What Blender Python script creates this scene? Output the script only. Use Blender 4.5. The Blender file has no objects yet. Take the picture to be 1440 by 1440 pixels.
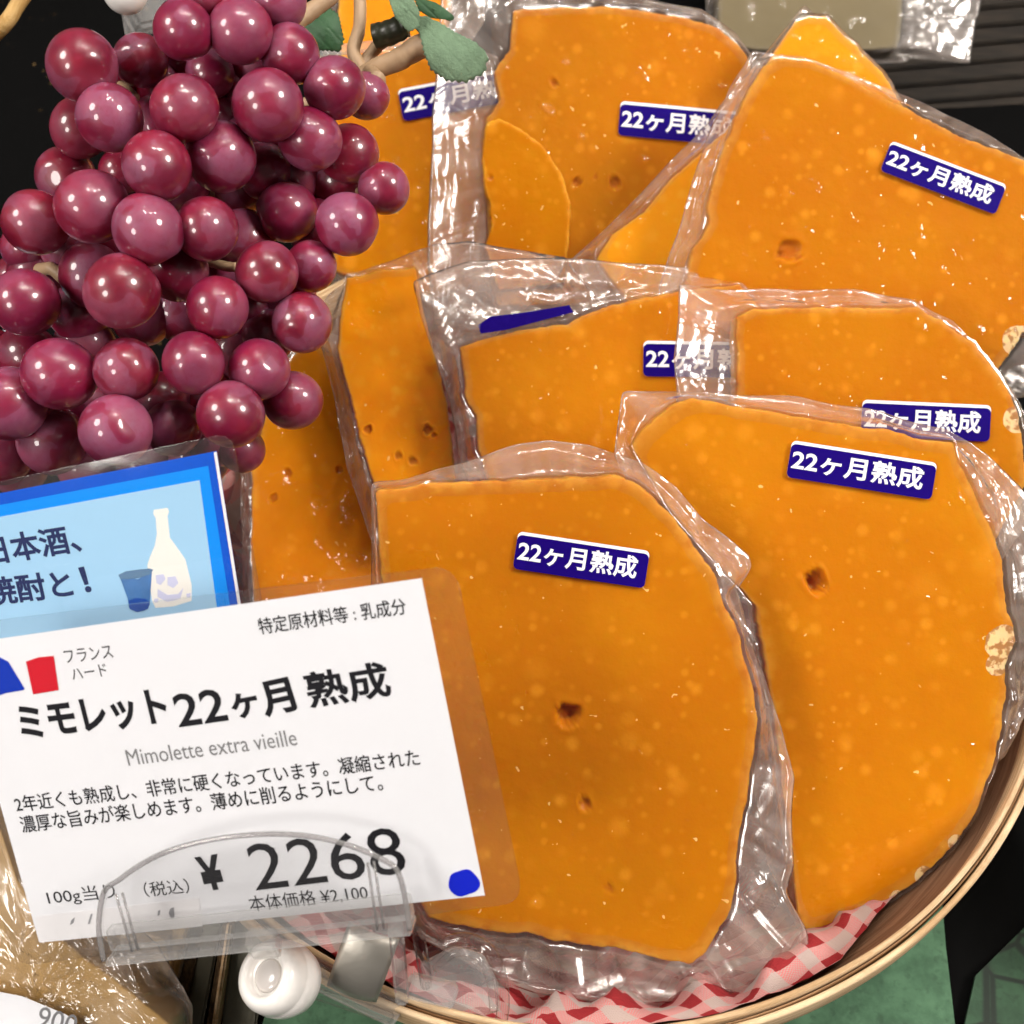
import bpy, bmesh, math, random
from mathutils import Vector, Matrix, noise, Euler
random.seed(7)
S = bpy.context.scene
COL = S.collection

# ------------------------------------------------------------------ camera
F = 1738.0                      # focal length in pixels of a 1440 px frame
PITCH = math.radians(55)
VR = Vector((1, 0, 0))
VD = Vector((0, math.cos(PITCH), -math.sin(PITCH)))
VU = Vector((0, math.sin(PITCH), math.cos(PITCH)))
CAM = -0.341 * (VD + VR * (814 - 720) / F - VU * (771 - 720) / F)   # basket rim centre is the world origin
cam_d = bpy.data.cameras.new('camera')
cam = bpy.data.objects.new('camera', cam_d); COL.objects.link(cam)
cam_d.sensor_width = 36; cam_d.lens = F / 1440 * 36
cam_d.clip_start = 0.01; cam_d.clip_end = 50
CB = Matrix((VR, VU, -VD)).transposed()
cam.matrix_world = Matrix.Translation(CAM) @ CB.to_4x4()
cam_d.dof.use_dof = True; cam_d.dof.focus_distance = 0.292; cam_d.dof.aperture_fstop = 22
S.camera = cam

# ------------------------------------------------------------------ world and lamps
w = bpy.data.worlds.new('World'); S.world = w; w.use_nodes = True
w.node_tree.nodes['Background'].inputs[0].default_value = (1.0, 0.93, 0.87, 1)
w.node_tree.nodes['Background'].inputs[1].default_value = 0.15


def lamp(name, kind, loc, energy, color, size=0.03, target=(0, 0, 0)):
    l = bpy.data.lights.new(name, kind); l.energy = energy; l.color = color
    if kind == 'AREA': l.shape = 'DISK'; l.size = size
    else: l.shadow_soft_size = size
    o = bpy.data.objects.new(name, l); COL.objects.link(o); o.location = loc
    o.rotation_euler = (Vector(target) - Vector(loc)).to_track_quat('-Z', 'Y').to_euler()
    return o


WARM = (1.0, 0.93, 0.85)
for k, (x, y, z, e) in enumerate([(-0.06, 0.26, 1.5, 12), (0.08, 0.22, 1.55, 12), (0.26, 0.36, 1.5, 9), (0.44, 0.24, 1.5, 9),
                                  (-0.04, 0.72, 1.5, 8), (0.50, 0.30, 1.5, 7), (0.75, 0.45, 1.45, 7)]):
    lamp('ceiling_spot', 'POINT', (x, y, z), e * 1.45, WARM, 0.016)
lamp('fill_panel', 'AREA', (0.95, -0.10, 1.0), 24, (1.0, 0.94, 0.88), 0.4)  # added soft fill from the right, not a fixture of the place
lamp('fill_panel', 'AREA', (-0.75, -0.85, 0.75), 9, (1.0, 0.94, 0.88), 0.35)  # added low front fill, lifts the shaded slices
lamp('fill_panel', 'AREA', (-0.95, -0.20, 1.0), 15, (1.0, 0.94, 0.88), 0.45)  # added soft fill from the left, no such fixture there

S.view_settings.view_transform = 'Standard'; S.view_settings.look = 'None'
S.view_settings.exposure = -0.50; S.view_settings.gamma = 1
S.render.engine = 'CYCLES'
S.cycles.transparent_max_bounces = 40; S.cycles.max_bounces = 5
S.cycles.glossy_bounces = 4; S.cycles.transmission_bounces = 6
S.cycles.caustics_reflective = False; S.cycles.caustics_refractive = False
S.cycles.sample_clamp_indirect = 4
S.cycles.use_denoising = True; S.cycles.use_adaptive_sampling = True; S.cycles.adaptive_threshold = 0.05


# ------------------------------------------------------------------ node helpers
class NT:
    def __init__(self, name):
        self.m = bpy.data.materials.new(name); self.m.use_nodes = True
        self.t = self.m.node_tree; self.t.nodes.clear()
        self.out = self.t.nodes.new('ShaderNodeOutputMaterial')
    def n(self, kind, ins=None, **kw):
        nd = self.t.nodes.new('ShaderNode' + kind)
        for k, v in kw.items(): setattr(nd, k, v)
        for k, v in (ins or {}).items():
            s = nd.inputs[k]
            if isinstance(v, bpy.types.NodeSocket): self.t.links.new(v, s)
            else: s.default_value = v
        return nd
    def math(self, op, a, b=0.0, c=0.0, clamp=False):
        nd = self.n('Math', {0: a, 1: b, 2: c}, operation=op, use_clamp=clamp); return nd.outputs[0]
    def mix(self, f, a, b):
        nd = self.n('Mix', None, data_type='RGBA')
        for i, v in ((0, f), (6, a), (7, b)):
            s = nd.inputs[i]
            if isinstance(v, bpy.types.NodeSocket): self.t.links.new(v, s)
            else: s.default_value = v
        return nd.outputs[2]
    def ramp(self, f, lo, hi, smooth=True):
        nd = self.n('MapRange', {0: f, 1: lo, 2: hi, 3: 0.0, 4: 1.0}, interpolation_type='SMOOTHSTEP' if smooth else 'LINEAR')
        return nd.outputs[0]
    def obj(self): return self.n('TexCoord').outputs['Object']
    def scaled(self, v, s):
        return self.n('Mapping', {0: v, 3: s}).outputs[0]
    def noise(self, v, sc, det=3, rough=0.5, dist=0.0):
        return self.n('TexNoise', {'Vector': v, 'Scale': sc, 'Detail': det, 'Roughness': rough, 'Distortion': dist}).outputs[0]
    def bump(self, h, strength, dist, prev=None):
        i = {'Height': h, 'Strength': strength, 'Distance': dist}
        if prev: i['Normal'] = prev
        return self.n('Bump', i).outputs[0]
    def done(self, sh):
        self.t.links.new(sh, self.out.inputs[0]); return self.m


def C(r, g, b): return (r, g, b, 1)


def srgb(r, g, b):
    f = lambda c: ((c / 255 + 0.055) / 1.055) ** 2.4 if c > 10 else c / 255 / 12.92
    return (f(r), f(g), f(b), 1)


def plain(name, col, rough=0.5, metal=0.0, coat=0.0, bump=0.0, bscale=400, var=0.0, spec=0.5):
    t = NT(name); o = t.obj(); c = col
    if var:
        c = t.mix(t.noise(o, bscale * 0.25, 4), col, C(*(max(0, x * (1 - var)) for x in col[:3])))
    i = {'Base Color': c, 'Roughness': rough, 'Metallic': metal, 'Coat Weight': coat, 'Coat Roughness': 0.08, 'Specular IOR Level': spec}
    if bump: i['Normal'] = t.bump(t.noise(o, bscale), bump, 0.0005)
    return t.done(t.n('BsdfPrincipled', i).outputs[0])


def cheese_mat(name, col, pale, seed):
    t = NT(name); o = t.n('Mapping', {0: t.obj(), 1: (seed, seed * 0.7, seed * 1.3)}).outputs[0]
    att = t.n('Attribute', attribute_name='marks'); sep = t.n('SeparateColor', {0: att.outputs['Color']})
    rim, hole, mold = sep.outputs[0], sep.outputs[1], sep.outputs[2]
    big = t.ramp(t.noise(o, 26, 3), 0.35, 0.7)
    c = t.mix(big, C(col[0] * 0.96, col[1] * 0.90, col[2]), C(col[0] * 1.02, col[1] * 1.06, col[2] * 1.1))
    # round paler blotches, present in some cells only
    wob = t.n('MixRGB', {0: 0.06, 1: o, 2: t.n('TexNoise', {'Vector': o, 'Scale': 160.0, 'Detail': 2.0}).outputs[1]}).outputs[0]
    for sc, rad, gate, amt in ((88.0, 0.25, 0.30, 0.50), (165.0, 0.32, 0.25, 0.50), (300.0, 0.34, 0.40, 0.40), (50.0, 0.25, 0.60, 0.30)):
        v = t.n('TexVoronoi', {'Vector': t.scaled(o, (1, 1, 0.8)), 'Scale': sc, 'Randomness': 1.0})
        pres = t.math('GREATER_THAN', t.n('SeparateColor', {0: v.outputs['Color']}).outputs[0], gate)
        amp = t.math('MULTIPLY', t.n('SeparateColor', {0: v.outputs['Color']}).outputs[1], amt)
        b = t.math('SUBTRACT', 1.0, t.ramp(v.outputs['Distance'], rad * 0.30, rad * 1.2))
        c = t.mix(t.math('MULTIPLY', t.math('MULTIPLY', b, pres), amp), c, pale)
    # small bright crystals
    hs = None
    for sc, rad, gate in ((140.0, 0.10, 0.60), (240.0, 0.13, 0.62), (420.0, 0.17, 0.72)):
        v = t.n('TexVoronoi', {'Vector': t.n('MixRGB', {0: 0.0035, 1: o, 2: t.n('TexNoise', {'Vector': o, 'Scale': 420.0, 'Detail': 1.0}).outputs[1]}).outputs[0], 'Scale': sc, 'Randomness': 1.0})
        sp = t.n('SeparateColor', {0: v.outputs['Color']})
        pres = t.math('GREATER_THAN', sp.outputs[0], gate)
        rr = t.math('MULTIPLY', t.math('POWER', sp.outputs[1], 1.5), rad)
        b = t.math('LESS_THAN', v.outputs['Distance'], rr)
        k = t.math('MULTIPLY', b, pres)
        c = t.mix(t.math('MULTIPLY', k, 0.7), c, C(0.95, 0.62, 0.22))
        hs = k if hs is None else t.math('ADD', hs, k)
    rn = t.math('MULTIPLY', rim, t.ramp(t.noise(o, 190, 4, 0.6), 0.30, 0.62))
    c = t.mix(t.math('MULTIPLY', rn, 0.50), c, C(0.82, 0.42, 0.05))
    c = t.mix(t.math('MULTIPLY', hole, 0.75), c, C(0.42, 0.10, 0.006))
    mcol = t.mix(t.ramp(t.noise(o, 520, 3), 0.46, 0.60), C(0.82, 0.58, 0.30), C(0.42, 0.20, 0.07))
    c = t.mix(t.ramp(t.math('ADD', mold, t.math('MULTIPLY', t.noise(o, 300, 3), 0.5)), 0.72, 0.80), c, mcol)
    h = t.math('ADD', t.math('MULTIPLY', t.noise(o, 300, 4, 0.6), 0.6), t.math('MULTIPLY', t.noise(o, 90, 2), 1.2))
    h = t.math('ADD', h, t.math('MULTIPLY', hs, 0.6))
    nrm = t.bump(h, 0.35, 0.0008)
    p = t.n('BsdfPrincipled', {'Base Color': c, 'Roughness': 0.5, 'Specular IOR Level': 0.06, 'Subsurface Weight': 0.5, 'Subsurface Radius': (1.0, 0.35, 0.05),
                               'Subsurface Scale': 0.005, 'Normal': nrm, 'Coat Weight': 0.04, 'Coat Roughness': 0.12,
                               'Coat Normal': t.bump(t.noise(o, 120, 3, 0.55), 0.5, 0.001)})
    return t.done(p.outputs[0])


def schlick(t, nrm=None, f0=0.04):
    g = t.n('NewGeometry')
    d = t.n('VectorMath', {0: nrm or g.outputs['Normal'], 1: g.outputs['Incoming']}, operation='DOT_PRODUCT').outputs['Value']
    c = t.math('SUBTRACT', 1.0, t.math('ABSOLUTE', d), clamp=True)
    return t.math('ADD', f0, t.math('MULTIPLY', t.math('POWER', c, 5.0), 1 - f0), clamp=True)


def film_mat(name, veil=0.10, crease=1.0):
    t = NT(name)
    att = t.n('Attribute', attribute_name='marks'); sep = t.n('SeparateColor', {0: att.outputs['Color']})
    mar = sep.outputs[0]
    uv = t.n('TexCoord').outputs['UV']; o = t.obj()
    a = t.noise(t.scaled(uv, (1, 0.10, 1)), 150, 1, 0.5, 0.8)
    b = t.noise(t.scaled(uv, (0.15, 1, 1)), 190, 1, 0.5, 0.8)
    warp = t.n('MixRGB', {0: 0.012, 1: o, 2: t.n('TexNoise', {'Vector': o, 'Scale': 45.0, 'Detail': 2.0}).outputs[1]}).outputs[0]
    v = t.n('TexVoronoi', {'Vector': warp, 'Scale': 50.0}).outputs['Distance']
    h = t.math('ADD', t.math('MULTIPLY', a, 1.0), t.math('MULTIPLY', b, 0.6))
    h = t.math('ADD', h, t.math('MULTIPLY', v, 1.2))
    mar2 = t.math('POWER', mar, 2.0)
    stuck = t.math('MULTIPLY', t.ramp(t.noise(o, 150, 2, 0.5), 0.58, 0.80), 0.22)
    h2 = t.math('ADD', t.math('MULTIPLY', h, mar2), stuck)
    nrm = t.bump(h2, 0.42 * crease, 0.0024)
    fr = t.math('MULTIPLY', schlick(t, nrm, 0.055), 2.0, clamp=True)
    gl = t.n('BsdfGlossy', {'Color': C(1, 0.98, 0.96), 'Roughness': 0.17, 'Normal': nrm}).outputs[0]
    tr = t.n('BsdfTransparent', {'Color': C(0.99, 0.985, 0.98)}).outputs[0]
    df = t.n('BsdfDiffuse', {'Color': C(0.95, 0.82, 0.75)}).outputs[0]  # warm pale veil paints in bounce light and reflections; the film is colourless
    vf = t.math('MULTIPLY', mar2, t.ramp(a, 0.25, 0.8))
    vf = t.math('MULTIPLY', t.math('ADD', t.math('MULTIPLY', vf, 0.7), t.math('MULTIPLY', mar2, 0.4)), veil)
    vf = t.math('ADD', vf, t.math('MULTIPLY', sep.outputs[1], 0.08))
    base = t.n('MixShader', {0: vf, 1: tr, 2: df}).outputs[0]
    return t.done(t.n('MixShader', {0: fr, 1: base, 2: gl}).outputs[0])


def tight_mat():
    t = NT('bag_film_tight'); o = t.obj()
    nrm = t.bump(t.ramp(t.noise(o, 130, 3, 0.5), 0.56, 0.76), 0.6, 0.0007)
    fr = schlick(t, nrm, 0.04)
    gl = t.n('BsdfGlossy', {'Color': C(1, 0.98, 0.96), 'Roughness': 0.09, 'Normal': nrm}).outputs[0]
    tr = t.n('BsdfTransparent', {'Color': C(0.99, 0.985, 0.98)}).outputs[0]
    return t.done(t.n('MixShader', {0: fr, 1: tr, 2: gl}).outputs[0])


def clear_mat(name, tint=(0.96, 0.96, 0.96), haze=0.03, rough=0.05, edge=0.35, edgecol=(0.45, 0.43, 0.42), ior=1.49, bump=0.0):
    t = NT(name); o = t.obj()
    nrm = t.bump(t.noise(o, 60, 2), bump, 0.0006) if bump else None
    fr = schlick(t, nrm)
    gl = t.n('BsdfGlossy', {'Roughness': rough, **({'Normal': nrm} if nrm else {})}).outputs[0]
    tr = t.n('BsdfTransparent', {'Color': C(*tint)}).outputs[0]
    df = t.n('BsdfDiffuse', {'Color': C(0.85, 0.84, 0.82)}).outputs[0]
    ed = t.n('BsdfTransparent', {'Color': C(*edgecol)}).outputs[0]
    lw = t.math('POWER', t.n('LayerWeight', {'Blend': 0.5}).outputs['Facing'], 3.0)
    x = t.n('MixShader', {0: t.math('MULTIPLY', lw, edge), 1: tr, 2: ed}).outputs[0]
    x = t.n('MixShader', {0: haze, 1: x, 2: df}).outputs[0]
    return t.done(t.n('MixShader', {0: fr, 1: x, 2: gl}).outputs[0])


def grape_mat():
    t = NT('grape_skin'); rnd = t.n('ObjectInfo').outputs['Random']
    o = t.n('Mapping', {0: t.obj(), 1: t.n('CombineXYZ', {0: t.math('MULTIPLY', rnd, 30.0), 1: t.math('MULTIPLY', rnd, 70.0), 2: 0.0}).outputs[0]}).outputs[0]
    base = t.mix(t.ramp(t.noise(o, 0.8, 2), 0.3, 0.7), C(0.14, 0.0025, 0.018), C(0.26, 0.008, 0.028))
    base = t.mix(t.math('MULTIPLY', rnd, 0.5), base, C(0.22, 0.012, 0.07))
    bn = t.noise(o, 0.75, 2, 0.45, 0.3); fine = t.noise(o, 6.0, 5, 0.7)
    patch = t.ramp(bn, 0.50, 0.515)
    soft = t.ramp(bn, 0.36, 0.60)
    bl = t.math('ADD', t.math('MULTIPLY', patch, 0.15), t.math('MULTIPLY', soft, 0.12))
    bl = t.math('MULTIPLY', bl, t.ramp(fine, -0.1, 0.62))
    bl = t.math('MULTIPLY', bl, t.math('ADD', 0.45, t.math('MULTIPLY', t.math('FRACT', t.math('MULTIPLY', rnd, 17.3)), 0.75)))
    c = t.mix(bl, base, C(0.38, 0.19, 0.33))
    nrm = t.bump(t.noise(o, 2.2, 3), 0.18, 0.0006)
    p = t.n('BsdfPrincipled', {'Base Color': c, 'Roughness': t.math('ADD', 0.36, t.math('MULTIPLY', bl, 0.6)), 'Subsurface Weight': 0.6,
                               'Subsurface Radius': (1.0, 0.15, 0.25), 'Subsurface Scale': 0.008, 'Normal': nrm,
                               'Coat Weight': 0.8, 'Coat Roughness': 0.04})
    return t.done(p.outputs[0])


def wood_mat(name, c1, c2, sc=(30, 30, 900), rough=0.55):
    t = NT(name); o = t.obj()
    g = t.noise(t.scaled(o, sc), 1.0, 5, 0.62, 0.4)
    c = t.mix(t.ramp(g, 0.35, 0.68), c1, c2)
    c = t.mix(t.math('MULTIPLY', t.ramp(t.noise(o, 60, 3), 0.55, 0.8), 0.35), c, C(c1[0] * 0.5, c1[1] * 0.42, c1[2] * 0.35))
    return t.done(t.n('BsdfPrincipled', {'Base Color': c, 'Roughness': rough, 'Specular IOR Level': 0.15, 'Normal': t.bump(g, 0.4, 0.0006)}).outputs[0])


def gingham_mat():
    t = NT('gingham_cotton'); uv = t.n('TexCoord').outputs['UV']
    s = t.n('SeparateXYZ', {0: uv}); f = 1 / 0.0135
    st = [t.math('LESS_THAN', t.math('FRACT', t.math('MULTIPLY', s.outputs[i], f)), 0.5) for i in (0, 1)]
    # half tone of crossed threads: fine dots
    th = [t.math('SINE', t.math('MULTIPLY', s.outputs[i], 2 * math.pi / 0.00085)) for i in (0, 1)]
    dots = t.ramp(t.math('MULTIPLY', th[0], th[1]), -0.4, 0.5)
    tot = t.math('ADD', st[0], st[1])
    one = t.math('COMPARE', tot, 1.0, 0.1); two = t.math('COMPARE', tot, 2.0, 0.1)
    red, white = C(0.27, 0.010, 0.014), C(0.44, 0.34, 0.31)
    c = t.mix(two, t.mix(one, white, t.mix(dots, C(0.62, 0.16, 0.16), white)), red)
    h = t.math('ADD', th[0], th[1])
    return t.done(t.n('BsdfPrincipled', {'Base Color': c, 'Roughness': 0.85, 'Normal': t.bump(h, 0.25, 0.0002)}).outputs[0])


def mat_green(name, a, b, leaf=False):
    t = NT(name); o = t.obj()
    c = t.mix(t.ramp(t.noise(o, 110, 5, 0.65), 0.35, 0.68), a, b)
    c = t.mix(t.math('MULTIPLY', t.ramp(t.noise(o, 420, 3), 0.55, 0.7), 0.4), c, C(a[0] * 0.5, a[1] * 0.5, a[2] * 0.5))
    if leaf:
        v = t.n('TexVoronoi', {'Vector': o, 'Scale': 90.0}, feature='DISTANCE_TO_EDGE').outputs['Distance']
        c = t.mix(t.math('SUBTRACT', 1.0, t.ramp(v, 0.02, 0.09)), c, C(0.006, 0.015, 0.008))
    return t.done(t.n('BsdfPrincipled', {'Base Color': c, 'Roughness': 0.75, 'Normal': t.bump(t.noise(o, 500), 0.3, 0.0005)}).outputs[0])


def speckled_cloth():
    t = NT('black_lurex_cloth'); o = t.obj()
    v = t.n('TexVoronoi', {'Vector': t.scaled(o, (1, 1, 1)), 'Scale': 420.0})
    sp = t.n('SeparateColor', {0: v.outputs['Color']})
    k = t.math('MULTIPLY', t.math('GREATER_THAN', sp.outputs[0], 0.86), t.math('LESS_THAN', v.outputs['Distance'], 0.28))
    k = t.math('MULTIPLY', k, t.ramp(t.noise(o, 40, 2), 0.52, 0.66))
    c = t.mix(k, C(0.003, 0.003, 0.003), C(0.16, 0.10, 0.04))
    return t.done(t.n('BsdfPrincipled', {'Base Color': c, 'Roughness': 0.95, 'Specular IOR Level': 0.05}).outputs[0])


M = {}
M['grape'] = grape_mat()
M['tight'] = tight_mat()
M['film'] = film_mat('bag_film', 0.155)
M['film_far'] = film_mat('bag_film_thin', 0.15, 0.5)
M['card_clear'] = clear_mat('laminate', haze=0.008, rough=0.06, edge=0.15, edgecol=(0.6, 0.55, 0.5), bump=0.15)
M['clear'] = clear_mat('clear_plastic', tint=(0.98, 0.98, 0.98), haze=0.005, rough=0.04, edge=0.85)
M['clear_edge'] = clear_mat('clear_plastic_edge', tint=(0.62, 0.60, 0.61), haze=0.16, rough=0.05, edge=0.8, edgecol=(0.3, 0.29, 0.29))
M['clear_soft'] = clear_mat('clear_plastic_frosty', haze=0.13, rough=0.10, edge=0.5, edgecol=(0.55, 0.53, 0.5))
M['paper'] = plain('white_card_paper', C(0.84, 0.85, 0.89), 0.5, spec=0.04)
M['ink'] = plain('black_ink', C(0.008, 0.008, 0.012), 0.5, spec=0.04)
M['ink_grey'] = plain('grey_ink', C(0.22, 0.22, 0.23), 0.5, spec=0.04)
M['ink_faint'] = plain('smudged_ink', C(0.30, 0.30, 0.32), 0.6, spec=0.04)
M['navy'] = plain('navy_ink', C(0.02, 0.03, 0.11), 0.5, spec=0.04)
M['blue_dark'] = plain('royal_blue_print', C(0.0, 0.095, 0.66), 0.5, var=0.15, bscale=3000, spec=0.04)
M['blue_mid'] = plain('sky_blue_print', C(0.0, 0.27, 0.92), 0.5, spec=0.04)
M['blue_pale'] = plain('pale_blue_print', C(0.36, 0.62, 0.86), 0.5, spec=0.04)
M['blue_dot'] = plain('blue_dot_ink', C(0.0, 0.012, 0.60), 0.5, spec=0.04)
M['flag_blue'] = plain('flag_blue_ink', C(0.003, 0.035, 0.45), 0.5, spec=0.04)
M['flag_red'] = plain('flag_red_ink', C(0.62, 0.01, 0.025), 0.5, spec=0.04)
M['cream_print'] = plain('cream_print', C(0.86, 0.85, 0.80), 0.5, spec=0.04)
M['cup_print'] = plain('blue_cup_print', C(0.06, 0.24, 0.62), 0.5, var=0.6, bscale=900)
M['cup_dark'] = plain('dark_cup_print', C(0.012, 0.07, 0.36), 0.5, spec=0.04)
M['cup_top'] = plain('cup_rim_print', C(0.12, 0.22, 0.36), 0.5, spec=0.04)
M['pink_print'] = plain('pale_flower_print', C(0.60, 0.62, 0.82), 0.5, spec=0.04)
M['sticker'] = plain('sticker_violet_blue', C(0.009, 0.001, 0.14), 0.45, coat=0.0, bump=0.1, bscale=900, spec=0.06)
M['sticker_white'] = plain('sticker_white', C(0.85, 0.84, 0.86), 0.4, spec=0.04)
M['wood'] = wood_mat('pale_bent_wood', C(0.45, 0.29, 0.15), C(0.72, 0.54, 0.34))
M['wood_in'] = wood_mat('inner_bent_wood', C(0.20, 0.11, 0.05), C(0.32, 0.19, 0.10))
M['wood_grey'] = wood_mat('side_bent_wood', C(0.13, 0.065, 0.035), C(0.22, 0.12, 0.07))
M['gingham'] = gingham_mat()
M['green'] = mat_green('green_felt', C(0.045, 0.12, 0.06), C(0.085, 0.20, 0.105))
M['green_dark'] = mat_green('dark_leafy_mat', C(0.015, 0.05, 0.022), C(0.03, 0.085, 0.04), True)
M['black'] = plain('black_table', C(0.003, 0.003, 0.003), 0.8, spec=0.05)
M['lurex'] = speckled_cloth()
M['stem'] = plain('tan_stem', C(0.50, 0.33, 0.19), 0.5, bump=0.4, bscale=500, var=0.35)
M['stem_dark'] = plain('dark_green_tape', C(0.02, 0.022, 0.010), 0.35)
M['leaf'] = plain('cloth_leaf', C(0.17, 0.27, 0.16), 0.8, bump=0.6, bscale=1500, var=0.45)
M['leaf_dark'] = plain('dark_leaf', C(0.03, 0.10, 0.035), 0.6, bump=0.4, bscale=900, var=0.3)
M['knob'] = plain('white_plastic', C(0.85, 0.82, 0.78), 0.28, coat=0.3)
M['knob_cup'] = plain('translucent_white', C(0.62, 0.58, 0.55), 0.2, coat=0.6)
M['steel'] = plain('brushed_steel', C(0.55, 0.52, 0.46), 0.42, metal=0.75, bump=0.2, bscale=300)
M['tan'] = plain('tan_cheese', C(0.66, 0.40, 0.13), 0.35, coat=0.5, bump=0.1, bscale=60, var=0.35)
M['olive'] = plain('pale_olive_cheese', C(0.17, 0.125, 0.045), 0.5, coat=0.2, var=0.25, bscale=200)
M['slat'] = wood_mat('dark_slat_wood', C(0.010, 0.007, 0.0045), C(0.032, 0.023, 0.015), (25, 600, 600), 0.6)
M['basket_gold'] = wood_mat('golden_wood', C(0.38, 0.22, 0.07), C(0.55, 0.36, 0.15), (600, 40, 600))
M['metal_grey'] = plain('grey_green_metal', C(0.15, 0.14, 0.10), 0.45, metal=0.5, bump=0.3, bscale=300, var=0.3)
M['dark_weave'] = wood_mat('dark_weave', C(0.05, 0.03, 0.015), C(0.16, 0.10, 0.05), (900, 60, 900))


# ------------------------------------------------------------------ geometry helpers
def obj(name, verts, faces, mat, parent=None, M4=None, smooth=True, mats=None, midx=None):
    me = bpy.data.meshes.new(name); me.from_pydata([tuple(v) for v in verts], [], faces); me.update()
    for m in (mats or [mat]): me.materials.append(m)
    if midx: me.polygons.foreach_set('material_index', midx)
    me.polygons.foreach_set('use_smooth', [smooth] * len(me.polygons))
    o = bpy.data.objects.new(name, me); COL.objects.link(o)
    if parent: o.parent = parent
    if M4: o.matrix_world = M4
    return o


def bmobj(name, bm, mat, parent=None, M4=None, smooth=False, angle=None):
    me = bpy.data.meshes.new(name); bm.to_mesh(me); bm.free(); me.materials.append(mat)
    me.polygons.foreach_set('use_smooth', [smooth] * len(me.polygons))
    if smooth and angle: me.set_sharp_from_angle(angle=math.radians(angle))
    o = bpy.data.objects.new(name, me); COL.objects.link(o)
    if parent: o.parent = parent
    if M4: o.matrix_world = M4
    return o


def tag(o, label, cat, group=None):
    o['label'] = label; o['category'] = cat
    if group: o['group'] = group
    return o


def struct(o): o['kind'] = 'structure'; return o


def empty(name, M4, label, cat, group=None):
    o = bpy.data.objects.new(name, None); COL.objects.link(o); o.matrix_world = M4
    o.empty_display_size = 0.01
    return tag(o, label, cat, group)


def ray(px, py): return VD + VR * ((px - 720) / F) - VU * ((py - 720) / F)


def P(px, py, s): return CAM + s * ray(px, py)


def on_z(px, py, z):
    r = ray(px, py); return CAM + r * ((z - CAM.z) / r.z)


class Frame:
    """a plane in the place; pixels of the photograph are carried onto it once, to measure outlines"""
    def __init__(self, px, py, s, rx=0.0, ry=0.0, rz=0.0):
        o = P(px, py, s)
        cz, sz = math.cos(rz), math.sin(rz)
        R = CB @ Matrix.Rotation(rz, 3, 'Z') @ Matrix.Rotation(rx, 3, 'X') @ Matrix.Rotation(ry, 3, 'Y')
        self.M = Matrix.Translation(o) @ R.to_4x4(); self.I = self.M.inverted()
        self.n = R @ Vector((0, 0, 1)); self.o = o; self.k = s / F
    def l(self, px, py, z=0.0):
        r = ray(px, py); o = self.o + self.n * z
        t = (o - CAM).dot(self.n) / r.dot(self.n)
        v = self.I @ (CAM + r * t); return Vector((v.x, v.y))


def prism(pts, z0, z1):
    """closed slab from an outline in local x, y"""
    n = len(pts)
    a = sum(pts[i][0] * pts[(i + 1) % n][1] - pts[(i + 1) % n][0] * pts[i][1] for i in range(n))
    if a < 0: pts = pts[::-1]
    v = [(p[0], p[1], z0) for p in pts] + [(p[0], p[1], z1) for p in pts]
    f = [tuple(range(n - 1, -1, -1)), tuple(range(n, 2 * n))] + [(i, (i + 1) % n, n + (i + 1) % n, n + i) for i in range(n)]
    return v, f


def rrect(o, ex, ey, w, h, r, n=5):
    """rounded rectangle outline, o = top-left corner, ex right, ey down"""
    pts = []
    for cx, cy, a0 in ((w - r, r, -90), (w - r, h - r, 0), (r, h - r, 90), (r, r, 180)):
        for k in range(n + 1):
            a = math.radians(a0 + 90 * k / n)
            q = o + ex * (cx + r * math.cos(a)) + ey * (cy + r * math.sin(a)); pts.append((q.x, q.y))
    return pts


def flat(name, pts, z, mat, parent, th=0.00004):
    v, f = prism(pts, z, z + th)
    return obj(name, v, f, mat, parent, parent.matrix_world if parent else None, smooth=False)


_tc = {}


def text_mesh(s, bold):
    if (s, bold) in _tc: return _tc[(s, bold)]
    c = bpy.data.curves.new('t', 'FONT'); c.body = s; c.bevel_depth = bold * 1.15; c.bevel_resolution = 0; c.resolution_u = 3
    c.space_character = 1.0
    o = bpy.data.objects.new('t', c); COL.objects.link(o)
    dg = bpy.context.evaluated_depsgraph_get()
    m = bpy.data.meshes.new_from_object(o.evaluated_get(dg))
    v = [tuple(x.co) for x in m.vertices]; f = [tuple(p.vertices) for p in m.polygons]
    bpy.data.objects.remove(o); bpy.data.curves.remove(c); bpy.data.meshes.remove(m)
    _tc[(s, bold)] = (v, f); return v, f


def text(s, fr, pl, pr, hpx, z, mat, parent, bold=0.0, name='lettering', M4=None, local=False):
    """lettering from baseline-left to baseline-right (pixels, or local points), hpx = glyph height"""
    v, f = text_mesh(s, bold)
    x0 = min(a[0] for a in v); x1 = max(a[0] for a in v); y0 = min(a[1] for a in v); y1 = max(a[1] for a in v)
    a = pl if local else fr.l(*pl, z); b = pr if local else fr.l(*pr, z)
    h = hpx if local else hpx * fr.k
    ex = (b - a); sx = ex.length / (x1 - x0); ex = ex.normalized(); ey = Vector((-ex.y, ex.x)); sy = h / (y1 - y0)
    vv = []
    for p in v:
        q = a + ex * ((p[0] - x0) * sx) + ey * ((p[1] - y0) * sy); vv.append((q.x, q.y, z + p[2] * sy * 0.12))
    return obj(name, vv, f, mat, parent, M4 or fr.M, smooth=False)


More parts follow.
